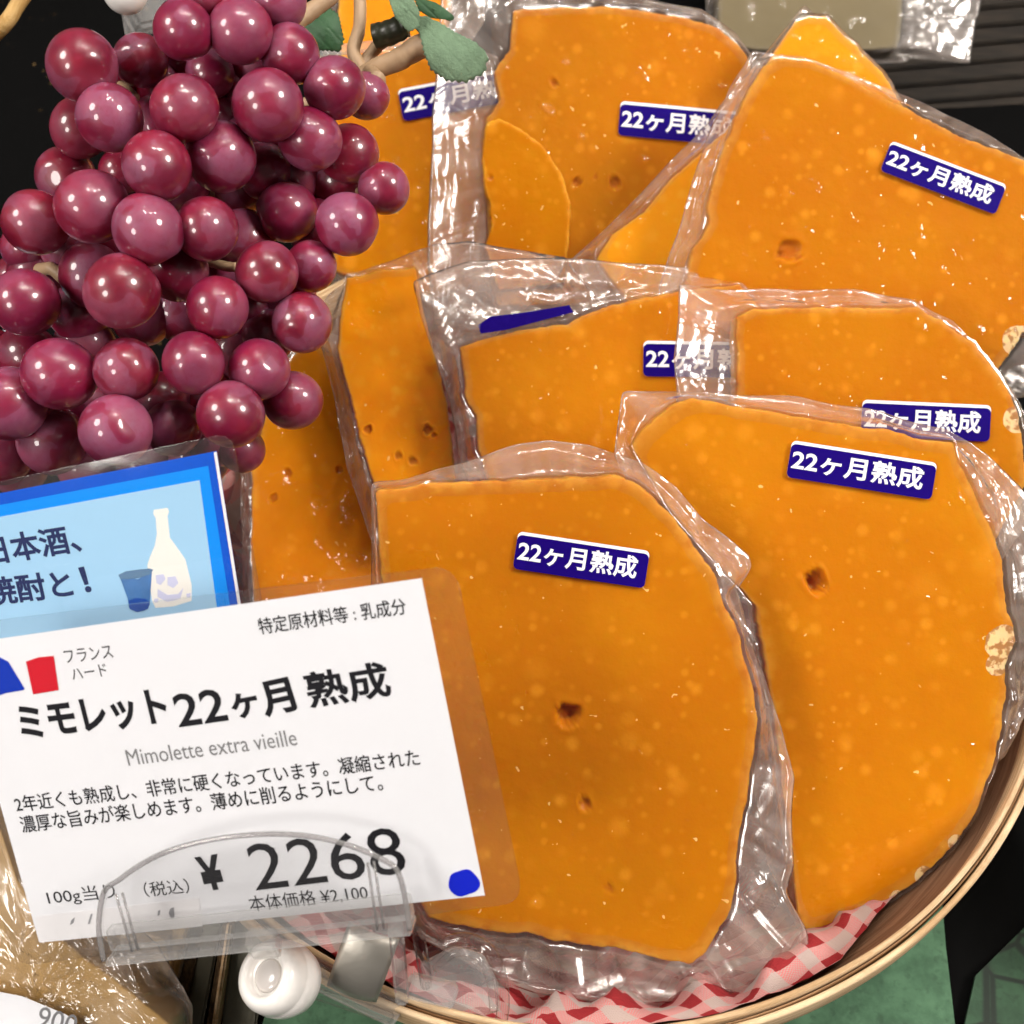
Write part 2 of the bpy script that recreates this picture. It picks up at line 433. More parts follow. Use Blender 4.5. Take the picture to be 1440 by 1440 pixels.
def tube(name, pts, radii, mat, parent=None, seg=12, M4=None, cap=True):
    pts = [Vector(p) for p in pts]
    if isinstance(radii, (int, float)): radii = [radii] * len(pts)
    v = []; f = []; up = None
    for i, p in enumerate(pts):
        d = (pts[min(i + 1, len(pts) - 1)] - pts[max(i - 1, 0)]).normalized()
        if up is None: up = d.orthogonal()
        up = (up - d * up.dot(d)).normalized(); sd = d.cross(up)
        for k in range(seg):
            a = 2 * math.pi * k / seg; v.append(p + (up * math.cos(a) + sd * math.sin(a)) * radii[i])
    for i in range(len(pts) - 1):
        for k in range(seg):
            f.append((i * seg + k, i * seg + (k + 1) % seg, (i + 1) * seg + (k + 1) % seg, (i + 1) * seg + k))
    if cap: f += [tuple(range(seg - 1, -1, -1)), tuple(range((len(pts) - 1) * seg, len(pts) * seg))]
    return obj(name, v, f, mat, parent, M4)


def spline(pts, n=8):
    out = []
    q = [pts[0]] + list(pts) + [pts[-1]]
    for i in range(1, len(q) - 2):
        for k in range(n):
            t = k / n
            out.append(0.5 * ((2 * q[i]) + (-q[i - 1] + q[i + 1]) * t + (2 * q[i - 1] - 5 * q[i] + 4 * q[i + 1] - q[i + 2]) * t * t
                              + (-q[i - 1] + 3 * q[i] - 3 * q[i + 1] + q[i + 2]) * t ** 3))
    out.append(q[-2]); return out


def beam(a, b, w, h, up=Vector((0, 0, 1))):
    a, b = Vector(a), Vector(b); d = (b - a).normalized(); s = d.cross(up).normalized(); u = s.cross(d)
    v = [p + s * (w / 2 * i) + u * (h / 2 * j) for p in (a, b) for i, j in ((-1, -1), (1, -1), (1, 1), (-1, 1))]
    f = [(3, 2, 1, 0), (4, 5, 6, 7), (0, 1, 5, 4), (1, 2, 6, 5), (2, 3, 7, 6), (3, 0, 4, 7)]
    return v, f


def bevelled(name, v, f, mat, parent=None, r=0.0006, M4=None):
    bm = bmesh.new(); vs = [bm.verts.new(p) for p in v]
    for q in f: bm.faces.new([vs[i] for i in q])
    bmesh.ops.recalc_face_normals(bm, faces=bm.faces)
    bmesh.ops.bevel(bm, geom=list(bm.edges), offset=r, segments=2, affect='EDGES')
    return bmobj(name, bm, mat, parent, M4, smooth=True, angle=40)


def smooth01(a, b, x):
    t = min(1, max(0, (x - a) / (b - a))); return t * t * (3 - 2 * t)


def radial(poly, c, N, soft=2):
    """distance from c to the outline for N directions"""
    out = []
    n = len(poly)
    for k in range(N):
        a = 2 * math.pi * k / N; dx, dy = math.cos(a), math.sin(a); best = 0
        for i in range(n):
            p, q = poly[i], poly[(i + 1) % n]
            ex, ey = q[0] - p[0], q[1] - p[1]; den = dx * ey - dy * ex
            if abs(den) < 1e-12: continue
            wx, wy = p[0] - c[0], p[1] - c[1]
            t = (wx * ey - wy * ex) / den; u = (wx * dy - wy * dx) / den
            if t > 0 and -1e-6 <= u <= 1 + 1e-6: best = max(best, t)
        out.append(best)
    for _ in range(soft):
        out = [(out[k - 1] + 2 * out[k] + out[(k + 1) % N]) / 4 for k in range(N)]
    return out


# ------------------------------------------------------------------ wrapped cheese
def slab(name, fr, poly, c, holes, mat, parent, thick, seed, rimw=0.0035, rimamt=1.0, mold=(), rough_edge=0.0004, N=420, NR=56, zoff=0.0, lump=1.0):
    pl = [fr.l(*p) for p in poly]; cc = fr.l(*c)
    R = radial(pl, cc, N, 0)
    v = []; marks = []
    hl = [(fr.l(x, y), r * fr.k * 0.82, dp * 0.75) for x, y, r, dp in holes]
    ml = [(fr.l(x, y), r * fr.k) for x, y, r in mold]
    for k in range(N):
        a = 2 * math.pi * k / N
        q = cc + Vector((math.cos(a), math.sin(a))) * R[k]
        R[k] += (noise.noise(Vector((q.x * 260, q.y * 260, seed))) * 0.6 + noise.noise(Vector((q.x * 900, q.y * 900, seed))) * 0.35) * rough_edge * 2.0
    def top(x, y):
        h = noise.noise(Vector((x * 55, y * 55, seed * 3.1))) * 0.00035 * lump + noise.noise(Vector((x * 200, y * 200, seed))) * 0.00007
        hk = 0
        for (p, r, dp) in hl:
            dx, dy = x - p.x, y - p.y; d = math.hypot(dx, dy)
            if d < r * 2.2:
                rr = r * (1 + 0.35 * noise.noise(Vector((dx / r, dy / r, seed + p.x * 300))))
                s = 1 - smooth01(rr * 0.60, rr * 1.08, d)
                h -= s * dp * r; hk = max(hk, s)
                h += 0.10 * r * math.exp(-((d - rr * 1.25) / (0.25 * r)) ** 2)
        return h, hk
    v.append((cc.x, cc.y, zoff + top(cc.x, cc.y)[0])); marks.append((0, 0, 0))
    bev = 0.0007
    rows = []
    for j in range(1, NR + 1): rows.append((j / NR, 0, 0))
    for (dr, dz) in ((0.45, 0.12), (0.80, 0.45), (1.0, 1.0)): rows.append((1, dr, dz))
    for dz in (0.3, 0.6, 0.9): rows.append((1, 1.0, 1.0 + dz * (thick / bev - 2)))
    rows.append((1, 0.7, thick / bev - 0.3)); rows.append((0.98, 0, thick / bev))
    for (fr_, dr, dz) in rows:
        for k in range(N):
            a = 2 * math.pi * k / N
            r = fr_ * (R[k] - bev) + dr * bev
            x = cc.x + math.cos(a) * r; y = cc.y + math.sin(a) * r
            hh, hk = top(x, y)
            if dz > 1.0: hh = 0; 
            g = noise.noise(Vector((x * 300, y * 300, dz * 0.8 + seed))) * 0.0005 if dz > 1 else 0
            v.append((x + math.cos(a) * g, y + math.sin(a) * g, zoff + hh - dz * bev))
            edge = R[k] - r
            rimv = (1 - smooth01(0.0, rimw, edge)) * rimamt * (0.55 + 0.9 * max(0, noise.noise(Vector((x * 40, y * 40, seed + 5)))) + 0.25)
            mo = 0
            for (p, rr) in ml: mo = max(mo, 1 - smooth01(rr * 0.55, rr * 1.2, math.hypot(x - p.x, y - p.y)))
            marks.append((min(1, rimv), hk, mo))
    f = [(0, 1 + k, 1 + (k + 1) % N) for k in range(N)]
    L = len(rows)
    for j in range(L - 1):
        b = 1 + j * N
        for k in range(N):
            k2 = (k + 1) % N; f.append((b + k, b + N + k, b + N + k2, b + k2))
    b = 1 + (L - 1) * N; v.append((cc.x, cc.y, zoff - thick)); marks.append((0, 0, 0)); e = len(v) - 1
    f += [(b + k, e, b + (k + 1) % N) for k in range(N)]
    o = obj(name, v, f, mat, parent, fr.M)
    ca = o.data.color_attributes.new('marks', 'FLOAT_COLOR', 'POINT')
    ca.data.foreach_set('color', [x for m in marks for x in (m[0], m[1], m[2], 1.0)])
    return R, cc


def bag(fr, poly, cR, cc, parent, thick, seed, mat, amp=1.0, N=600, loose=False):
    pl = [fr.l(*p) for p in poly]
    B = radial(pl, cc, N, 1); NC = len(cR)
    rg = random.Random(int(seed * 100))
    v = []; marks = []; uvs = []
    NI, NM = 30, 26
    v.append((cc.x, cc.y, 0.0005)); marks.append((0, 0)); uvs.append((0, 0))
    s = 0; SS = []
    for k in range(N):
        SS.append(s); s += 2 * math.pi / N * B[k]
    def cr(k):
        x = k / N * NC; i = int(x) % NC; t = x - int(x); return cR[i] * (1 - t) + cR[(i + 1) % NC] * t
    CRr = [cr(k) + 0.0005 for k in range(N)]
    CR = list(CRr)
    for _ in range(2): CR = [(CR[k - 1] + 2 * CR[k] + CR[(k + 1) % N]) / 4 for k in range(N)]
    BB = [max(B[k], CR[k] + 0.0018) for k in range(N)]
    folds = []
    nf = int(46 * amp) * (2 if loose else 1)
    for _ in range(nf):
        k = rg.randrange(N); a = 2 * math.pi * k / N; wd = BB[k] - CR[k]
        if wd < 0.0025 and not loose: continue
        r = CR[k] + wd * rg.uniform(0.05, 0.95)
        if loose and rg.random() < 0.75: r = CR[k] * math.sqrt(rg.random())
        p = Vector((cc.x + math.cos(a) * r, cc.y + math.sin(a) * r))
        k2 = (k + 6) % N; a2 = 2 * math.pi * k2 / N
        tg = Vector((cc.x + math.cos(a2) * CR[k2], cc.y + math.sin(a2) * CR[k2])) - Vector((cc.x + math.cos(a) * CR[k], cc.y + math.sin(a) * CR[k]))
        ang = math.atan2(tg.y, tg.x) + rg.gauss(0, 0.30 if rg.random() < 0.6 else 0.9)
        folds.append((p.x, p.y, math.cos(ang), math.sin(ang), rg.uniform(0.006, 0.028), rg.uniform(0.0006, 0.0022), rg.uniform(0.25, 1.0) * rg.choice((1, 1, -1)), rg.uniform(-12, 12)))
    def fold_h(x, y):
        h = 0.0
        for (fx, fy, fc, fs_, fl_, fw, fh_, bend) in folds:
            dx, dy = x - fx, y - fy; u = dx * fc + dy * fs_
            if -fl_ < u < fl_:
                d = abs(-dx * fs_ + dy * fc + bend * u * u) / fw
                if d < 1.0: h += 0.0011 * fh_ * (1 - d) ** 1.5 * (1 - (u / fl_) ** 2) * min(1, fw / 0.001)
        return h
    rows = []
    for j in range(1, NI + 1):
        for k in range(N):
            a = 2 * math.pi * k / N; r = CR[k] * j / NI; x = cc.x + math.cos(a) * r; y = cc.y + math.sin(a) * r
            h = 0.00055 + noise.noise(Vector((x * 55, y * 55, fr.M[0][3] * 9))) * 0.0001 + noise.noise(Vector((x * 170, y * 170, seed))) * 0.00012
            e = CR[k] - r
            mg = 1 - smooth01(0, 0.0035, e)
            if j == NI: h -= 0.0003
            if loose: h += 0.0012 + abs(fold_h(x, y)) * 1.3 + 0.0011 * noise.noise(Vector((x * 55, y * 55, seed * 3.1)))
            v.append((x, y, h)); marks.append((0.5 if loose else mg * 0.5, 0)); uvs.append((SS[k], r))
    for j in range(1, NM + 1):
        t = j / NM
        for k in range(N):
            a = 2 * math.pi * k / N
            wd = BB[k] - CR[k]
            r = CR[k] + wd * t + noise.noise(Vector((SS[k] * 90, 3.3, seed))) * 0.0006 * t
            x = cc.x + math.cos(a) * r; y = cc.y + math.sin(a) * r
            base = 0.00025 - (thick * 0.5) * smooth01(0.0, 1.0, t * min(1.6, 0.010 / max(wd, 1e-4)) if t * min(1.6, 0.010 / max(wd, 1e-4)) < 1 else 1)
            env = min(1, t * 5) * (1 - 0.55 * t) * min(1, wd / 0.006)
            q2 = Vector((SS[k] * 45 - t * 3.0, t * 2.5 * min(1.5, wd / 0.01), seed + 9))
            h = base + env * amp * (0.0012 * noise.noise(q2) + 0.0008 * noise.noise(Vector((x * 110, y * 110, seed))))
            h += env * fold_h(x, y)
            v.append((x, y, h)); seal = smooth01(0.93, 0.97, t) if wd > 0.006 else 0
            marks.append((1.0, seal)); uvs.append((SS[k], r))
    NB = 10
    for j in range(1, NB + 1):
        t = j / NB
        for k in range(N):
            a = 2 * math.pi * k / N
            edge_h = v[1 + (NI + NM - 1) * N + k][2]
            r = BB[k] * (1 - t) + CR[k] * 0.96 * t
            x = cc.x + math.cos(a) * r; y = cc.y + math.sin(a) * r
            h = edge_h * (1 - t) + (-thick - 0.0006) * t - 0.0008 * math.sin(math.pi * t) * (1 - noise.noise(Vector((SS[k] * 90, t * 2, seed + 4))))
            v.append((x, y, h)); marks.append((0.8, 0)); uvs.append((SS[k], r))
    f = [(0, 1 + k, 1 + (k + 1) % N) for k in range(N)]
    L = NI + NM + NB
    for j in range(L - 1):
        b = 1 + j * N
        for k in range(N):
            k2 = (k + 1) % N; f.append((b + k, b + N + k, b + N + k2, b + k2))
    b = 1 + (L - 1) * N; v.append((cc.x, cc.y, -thick - 0.0006)); e = len(v) - 1; marks.append((0.1, 0)); uvs.append((0, 0))
    f += [(b + k, e, b + (k + 1) % N) for k in range(N)]
    nin = N * (NI - 2)
    o = obj('plastic_bag', v, f, mat, parent, fr.M, mats=[mat, M['tight']], midx=[1 if not loose and (i < nin or i >= len(f) - N) else 0 for i in range(len(f))])
    ca = o.data.color_attributes.new('marks', 'FLOAT_COLOR', 'POINT')
    ca.data.foreach_set('color', [x for m in marks for x in (m[0], m[1], 0, 1.0)])
    ul = o.data.uv_layers.new(name='UVMap')
    li = [0] * len(o.data.loops); o.data.loops.foreach_get('vertex_index', li)
    ul.data.foreach_set('uv', [x for i in li for x in uvs[i]])
    return o


def sticker(fr, tl, tr, bl, parent, label=None, z=0.00082):
    a, b, c = fr.l(*tl, z), fr.l(*tr, z), fr.l(*bl, z)
    ex = (b - a); W = ex.length; ex.normalize(); ey = Vector((ex.y, -ex.x)); H = abs((c - a).dot(ey))
    if (c - a).dot(ey) < 0: ey = -ey
    u = H / 52
    v, f = prism(rrect(a, ex, ey, W, H, 7 * u), z, z + 0.00005)
    st = obj('sticker', v, f, M['sticker_white'], parent, fr.M, smooth=False)
    v, f = prism(rrect(a + ey * 4.5 * u, ex, ey, W, H - 4.5 * u, 7 * u), z + 0.00005, z + 0.00009)
    p = obj('printed_panel', v, f, M['sticker'], st, fr.M, smooth=False)
    base = a + ey * (H * 0.80)
    text('22ヶ月熟成', fr, base + ex * (W * 0.02), base + ex * (W * 0.925), H * 0.62, z + 0.00012, M['sticker_white'], st, bold=0.020, M4=fr.M, local=True)
    return st


def wrapped(s, c, poly, bagp, label, holes=(), stick=None, tilt=(0, 0), col=(0.62, 0.20, 0.003), pale=C(0.80, 0.33, 0.02), seed=1.0, thick=0.012,
            mold=(), rimamt=1.0, rimw=0.0035, amp=1.0, extra=None, film='film'):
    fr = Frame(c[0], c[1], s, tilt[0], tilt[1])
    root = empty('wrapped_cheese', fr.M, label, 'cheese', 'wrapped slices of orange cheese in the basket')
    mat = cheese_mat('cheese_%d' % int(seed * 10), col, pale, seed)
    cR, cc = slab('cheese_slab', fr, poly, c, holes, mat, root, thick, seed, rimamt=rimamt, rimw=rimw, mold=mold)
    if extra: extra(fr, root, mat)
    bag(fr, bagp, cR, cc, root, thick, seed, M[film], amp)
    if stick:
        for k in stick: sticker(fr, *k, root)
    return root, fr


# ------------------------------------------------------------------ table, mats, basket
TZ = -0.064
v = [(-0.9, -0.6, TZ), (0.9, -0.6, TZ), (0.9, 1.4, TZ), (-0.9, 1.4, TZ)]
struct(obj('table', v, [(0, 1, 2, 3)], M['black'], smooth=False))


def mat_sheet(name, px, z, m, label, cat):
    pts = [on_z(x, y, z) for x, y in px]
    v, f = prism([(p.x, p.y) for p in pts], z - 0.0012, z)
    return tag(obj(name, v, f, m, smooth=False), label, cat)


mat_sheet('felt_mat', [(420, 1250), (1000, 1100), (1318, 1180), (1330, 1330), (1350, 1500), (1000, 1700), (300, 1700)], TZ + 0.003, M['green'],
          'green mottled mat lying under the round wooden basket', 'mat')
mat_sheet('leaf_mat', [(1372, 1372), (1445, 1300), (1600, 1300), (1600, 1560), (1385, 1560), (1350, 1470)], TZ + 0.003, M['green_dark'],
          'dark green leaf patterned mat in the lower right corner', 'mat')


def ring_band(name, r0, r1, z0, z1, mat, parent, seed, N=220, cx=0, cy=0, wav=0.0004, taper=0.0):
    v = []; f = []
    for k in range(N):
        a = 2 * math.pi * k / N
        g = noise.noise(Vector((math.cos(a) * 2, math.sin(a) * 2, seed))) * wav
        gz = noise.noise(Vector((math.cos(a) * 3, math.sin(a) * 3, seed + 7))) * 0.0007 + noise.noise(Vector((math.cos(a) * 30, math.sin(a) * 30, seed))) * 0.00018
        b = 0.0004
        for (r, z) in ((r0, z0), (r0, z1 - b), (r0 + b, z1), (r1 - b, z1), (r1, z1 - b), (r1, z0)):
            r -= taper if z == z0 else 0
            v.append((cx + (r + g) * math.cos(a), cy + (r + g) * math.sin(a), z + (gz if z > z0 else 0)))
    m = 6
    for k in range(N):
        k2 = (k + 1) % N
        for j in range(m):
            j2 = (j + 1) % m; f.append((k * m + j, k * m + j2, k2 * m + j2, k2 * m + j))
    o = obj(name, v, f, mat, parent, smooth=True); o.data.set_sharp_from_angle(angle=math.radians(50)); return o


bk = empty('wooden_basket', Matrix.Translation((0, 0, TZ)), 'round bent wood basket with double rim holding the orange cheese', 'basket')
BP = Matrix.Translation((0, 0, 0))
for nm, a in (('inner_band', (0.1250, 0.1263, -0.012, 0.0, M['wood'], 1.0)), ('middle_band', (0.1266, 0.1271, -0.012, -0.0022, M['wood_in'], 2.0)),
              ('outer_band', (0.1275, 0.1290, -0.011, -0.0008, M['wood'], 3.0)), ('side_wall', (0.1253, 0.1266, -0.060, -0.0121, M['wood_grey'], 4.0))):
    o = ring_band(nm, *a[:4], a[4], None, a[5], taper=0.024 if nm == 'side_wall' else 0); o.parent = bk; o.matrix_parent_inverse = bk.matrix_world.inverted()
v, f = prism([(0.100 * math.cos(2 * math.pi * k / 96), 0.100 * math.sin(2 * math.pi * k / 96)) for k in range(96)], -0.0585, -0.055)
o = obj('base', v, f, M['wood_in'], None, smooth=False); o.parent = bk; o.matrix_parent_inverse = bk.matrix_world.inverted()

# gingham cloth lining the basket
NA, NRR = 260, 60
v = []; uv = []
for j in range(NRR + 1):
    t = j / NRR
    for k in range(NA):
        a = 2 * math.pi * k / NA; ca, sa = math.cos(a), math.sin(a)
        arc = t * 0.165
        r = 0.1232 * (1 - (1 - min(1, arc / 0.150)) ** 1.6)
        n1 = noise.noise(Vector((ca * 3.5, sa * 3.5, arc * 20)))
        fold = 1 - abs(noise.noise(Vector((ca * 9, sa * 9, arc * 18 + 4)))) * 2.6
        fold2 = noise.noise(Vector((ca * r * 130, sa * r * 130, 2)))
        z = -0.050 + 0.038 * smooth01(0.55, 0.95, t) + 0.006 * fold * smooth01(0.2, 0.6, t) * (1 - 0.75 * smooth01(.72, .95, t)) + 0.003 * fold2
        r2 = r - 0.0050 * (1 + fold * 0.8) * smooth01(0.55, 0.9, t) * (1.15 - smooth01(0.85, 1.0, t))
        z = min(z, -0.0065 + 0.004 * n1)
        ad = math.degrees(a) - 360 if a > math.pi else math.degrees(a)
        z -= 0.010 * smooth01(-66, -48, ad) * (1 - smooth01(120, 160, ad)) * smooth01(0.3, 0.8, t)
        z = max(z - 0.002 * smooth01(0.4, 0.8, t), -0.0545)
        r2 = min(r2, 0.1232 - max(0, -z - 0.012) * 0.52)
        v.append((r2 * ca, r2 * sa, z))
        sk = 0.010 * n1
        x, y = (arc + sk) * ca, (arc + sk) * sa
        uv.append((x * 0.8 + y * 0.6 + 0.006 * fold2, -x * 0.6 + y * 0.8))
f = []
for j in range(NRR):
    for k in range(NA):
        k2 = (k + 1) % NA; f.append((j * NA + k, (j + 1) * NA + k, (j + 1) * NA + k2, j * NA + k2))
cl = obj('gingham_cloth', v, f, M['gingham'])
ul = cl.data.uv_layers.new(name='UVMap'); li = [0] * len(cl.data.loops); cl.data.loops.foreach_get('vertex_index', li)
ul.data.foreach_set('uv', [x for i in li for x in uv[i]])
tag(cl, 'red and white gingham cloth lining the round basket', 'cloth')

# ------------------------------------------------------------------ the cheeses
ORANGE = (0.52, 0.172, 0.0008); ORANGE2 = (0.56, 0.190, 0.0010); YELL = (0.80, 0.325, 0.004)
# front centre
wrapped(0.288, (790, 1000),
        [(528, 690), (600, 680), (700, 676), (800, 672), (868, 668), (905, 685), (950, 730), (985, 778), (1005, 805), (1018, 850), (1036, 880), (1048, 930), (1062, 975),
         (1066, 1010), (1060, 1060), (1050, 1130), (1040, 1175), (1036, 1200), (1037, 1235), (1028, 1280), (1008, 1318), (990, 1345), (972, 1357), (930, 1350), (870, 1335), (790, 1326),
         (740, 1313), (680, 1310), (600, 1293), (572, 1220), (548, 1100), (542, 950), (538, 850), (532, 760)],
        [(520, 692), (560, 680), (600, 664), (680, 640), (730, 625), (775, 618), (830, 626), (905, 650), (955, 685), (1000, 735), (1062, 783), (1066, 800), (1044, 832), (1062, 900),
         (1085, 960), (1108, 1030), (1125, 1100), (1120, 1180), (1122, 1230), (1112, 1265), (1138, 1312), (1144, 1385), (1060, 1408), (960, 1424), (860, 1424), (760, 1408), (680, 1384), (590, 1330), (540, 1220), (515, 1000), (520, 850)],
        'large orange cheese slice at the front of the basket, right of the white price card',
        holes=[(797, 1004, 20, 1.5), (822, 1130, 11, 0.8), (856, 1250, 8, 0.7), (1052, 1215, 9, 0.4)],
        stick=[((729, 747), (914, 775), (724, 800))], tilt=(0.03, 0.03), col=ORANGE, seed=1.3, rimw=0.004)
# right front
wrapped(0.308, (1200, 900),
        [(950, 566), (975, 560), (1050, 573), (1150, 590), (1250, 605), (1300, 618), (1340, 622), (1348, 650), (1370, 690), (1390, 735), (1412, 790), (1414, 840), (1424, 880), (1430, 900), (1414, 935), (1416, 965), (1410, 1020),
         (1398, 1080), (1372, 1145), (1345, 1185), (1318, 1212), (1290, 1240), (1255, 1265), (1200, 1295), (1135, 1316), (1122, 1290), (1112, 1200), (1085, 1000), (1060, 850), (950, 730), (888, 628), (905, 600)],
        [(876, 546), (1000, 550), (1130, 556), (1240, 575), (1340, 602), (1400, 640), (1450, 690), (1490, 760), (1490, 880), (1462, 1000), (1424, 1070), (1404, 1085), (1370, 1165), (1352, 1218), (1262, 1262),
         (1200, 1315), (1140, 1335), (1085, 1230), (1040, 1000), (960, 820), (866, 640)],
        'large orange slice on the right with one deep round hole and pale mould spot',
        holes=[(1147, 818, 19, 1.9), ],
        stick=[((1114, 619), (1318, 651), (1107, 671))], tilt=(0.02, -0.03), col=ORANGE2, seed=2.6,
        mold=[(1412, 905, 30), (1402, 935, 18), (1300, 1232, 16), (1345, 1185, 14), (1262, 1262, 12)], rimw=0.005)
# middle right
wrapped(0.329, (1230, 590),
        [(1035, 445), (1060, 434), (1150, 432), (1290, 432), (1330, 455), (1372, 485), (1402, 522), (1424, 556), (1436, 600), (1445, 680), (1400, 760), (1250, 790), (1100, 740), (1036, 600)],
        [(957, 395), (1020, 402), (1100, 402), (1220, 404), (1290, 416), (1350, 446), (1402, 500), (1436, 548), (1470, 620), (1470, 720), (1420, 790), (1250, 815), (1080, 770), (955, 640), (950, 500)],
        'orange slice in the middle right, its sticker half covered by the one in front',
        stick=[((1213, 562), (1394, 570), (1209, 613))], tilt=(0.02, -0.02), col=ORANGE, seed=3.9, mold=[(1430, 590, 22)])
# middle left
wrapped(0.343, (860, 560),
        [(645, 488), (690, 474), (740, 462), (800, 455), (835, 436), (860, 428), (960, 408), (1040, 400), (1085, 450), (1080, 640), (980, 705), (800, 720), (690, 690), (672, 630), (668, 585), (655, 560), (652, 525)],
        [(580, 395), (600, 386), (660, 366), (760, 360), (900, 365), (1000, 374), (1050, 385), (1115, 420), (1110, 650), (1000, 730), (800, 745), (670, 710), (645, 640), (632, 560), (610, 500), (590, 440)],
        'orange slice in the middle under a badly crumpled bag top',
        stick=[((905, 479), (1088, 482), (902, 529))], tilt=(0.02, 0.02), col=ORANGE2, seed=5.2, amp=1.6)
c_sl = bpy.data.objects['wrapped_cheese.003']; fs = Frame(860, 560, 0.343, 0.02, 0.02)
flat('folded_sticker', [tuple(fs.l(*p)) for p in [(672, 458), (690, 446), (740, 440), (800, 430), (806, 440), (760, 452), (715, 464), (676, 470)]], 0.0011, M['sticker'], c_sl, 0.0002)
# tall narrow one
wrapped(0.358, (560, 590),
        [(474, 490), (480, 430), (488, 392), (530, 380), (584, 376), (596, 440), (612, 500), (628, 560), (636, 620), (642, 700), (640, 760), (560, 770), (532, 700), (512, 640), (492, 560)],
        [(430, 440), (470, 402), (520, 372), (610, 340), (660, 338), (720, 350), (800, 362), (780, 400), (690, 440), (640, 500), (655, 600), (662, 760), (590, 800), (520, 760), (486, 660), (468, 560), (448, 480)],
        'narrow yellow orange cheese slice just right of the lowest grapes, with small brown holes',
        holes=[(517, 604, 8, 0.9), (602, 605, 9, 0.9), (610, 612, 5, 0.9), (580, 648, 8, 0.5), (560, 640, 7, 0.4)], tilt=(0.03, 0.08), col=(0.86, 0.30, 0.003), pale=C(0.90, 0.42, 0.03), seed=6.1, amp=1.3)
# far left low
wrapped(0.374, (440, 690),
        [(440, 478), (470, 505), (492, 600), (520, 680), (560, 800), (550, 890), (360, 890), (352, 780), (354, 650), (380, 560), (410, 500)],
        [(430, 455), (478, 470), (505, 600), (540, 680), (590, 820), (580, 915), (335, 915), (330, 640), (370, 520)],
        'orange cheese slice low on the left, between the lowest grapes and the blue card',
        holes=[(405, 665, 8, 0.6), (478, 660, 7, 0.8), (385, 700, 8, 0.4)], tilt=(0.03, -0.05), col=(0.70, 0.24, 0.003), seed=7.4)
# upper right
wrapped(0.347, (1230, 330),
        [(1072, 92), (1095, 80), (1130, 82), (1180, 102), (1270, 150), (1350, 190), (1440, 224), (1500, 250), (1520, 470), (1440, 468), (1405, 520), (1200, 545), (960, 510), (962, 400), (975, 350), (998, 315), (994, 290), (1004, 250), (1016, 210), (1045, 140)],
        [(1062, 60), (1110, 68), (1200, 92), (1300, 132), (1400, 182), (1450, 214), (1560, 250), (1570, 530), (1400, 570), (950, 560), (930, 400), (965, 290), (1000, 180), (1030, 115), (1052, 84)],
        'large orange cheese slice at the upper right whose sticker slants steeply down',
        holes=[(1108, 350, 20, 0.5), (1098, 358, 8, 1.0), (1122, 362, 6, 1.0)],
        stick=[((1254, 198), (1416, 260), (1238, 240))], tilt=(0.02, -0.02), col=ORANGE, seed=8.7, mold=[(1432, 480, 26)])
# tilted square behind it
wrapped(0.364, (1080, 260),
        [(1118, 30), (1140, 20), (1162, 22), (1200, 60), (1245, 105), (1300, 200), (1250, 330), (1020, 490), (900, 450), (838, 365), (860, 330), (905, 298), (945, 250), (985, 215), (1020, 185), (1070, 100)],
        [(1136, -4), (1180, 38), (1246, 100), (1330, 200), (1280, 350), (1020, 520), (860, 440), (798, 365), (850, 318), (900, 268), (1000, 160), (1040, 112), (1085, 60)],
        'yellow orange cheese turned on its corner behind the upper right slice, without a visible sticker', tilt=(0.0, -0.04), col=YELL, pale=C(0.85, 0.45, 0.04), seed=9.3, film='film_far', amp=1.3, rimamt=0.5)


def chip(fr, root, mat):
    slab('broken_piece', fr, [(682, 175), (700, 168), (730, 182), (762, 205), (790, 245), (802, 290), (800, 340), (792, 400), (700, 410), (682, 350), (690, 320), (688, 290), (680, 262), (678, 220)],
         (740, 290), [(690, 252, 5, 0.8)], mat, root, 0.0022, 31.0, N=180, NR=30, zoff=0.0016, rimw=0.002)


# top centre
wrapped(0.383, (850, 220),
        [(722, 14), (760, 10), (850, 8), (960, 22), (1010, 40), (1042, 65), (1056, 90), (1050, 150), (1030, 300), (1010, 430), (700, 430), (684, 380), (686, 330), (684, 262), (680, 200), (686, 165), (704, 140), (694, 100), (716, 70)],
        [(622, -30), (720, -32), (800, -14), (900, -14), (990, 4), (1040, 36), (1072, 80), (1080, 130), (1060, 300), (1036, 456), (612, 456), (600, 360), (606, 180)],
        'orange cheese slice at top centre with a broken flake lying over its left side',
        holes=[(779, 116, 7, 0.8), (865, 256, 11, 0.8), (811, 256, 8, 0.9), (838, 248, 4, 0.6)],
        stick=[((873, 142), (1045, 158), (868, 190))], tilt=(0.03, 0.02), col=ORANGE, seed=10.8, film='film_far', extra=chip)
# top left, behind the stems
wrapped(0.401, (590, 250),
        [(470, 100), (500, 88), (560, 80), (605, 70), (680, 95), (706, 160), (712, 300), (690, 400), (560, 420), (470, 380), (462, 250)],
        [(440, 70), (520, 60), (620, 45), (700, 70), (735, 160), (735, 320), (710, 440), (540, 450), (440, 410), (430, 240)],
        'orange cheese slice behind the grape stem, the sticker half under the next bag', stick=[((559, 126), (738, 92), (566, 171))],
        tilt=(0.02, 0.0), col=ORANGE2, seed=12.1, film='film_far')
wrapped(0.420, (560, 10),
        [(470, -60), (640, -60), (632, 0), (622, 60), (590, 100), (480, 100)],
        [(450, -80), (690, -80), (680, 20), (640, 90), (600, 130), (450, 125)],
        'bright orange cheese slice at the top edge, above the grape stem', tilt=(0.0, 0.0), col=(0.80, 0.30, 0.006), seed=13.5, film='film_far')

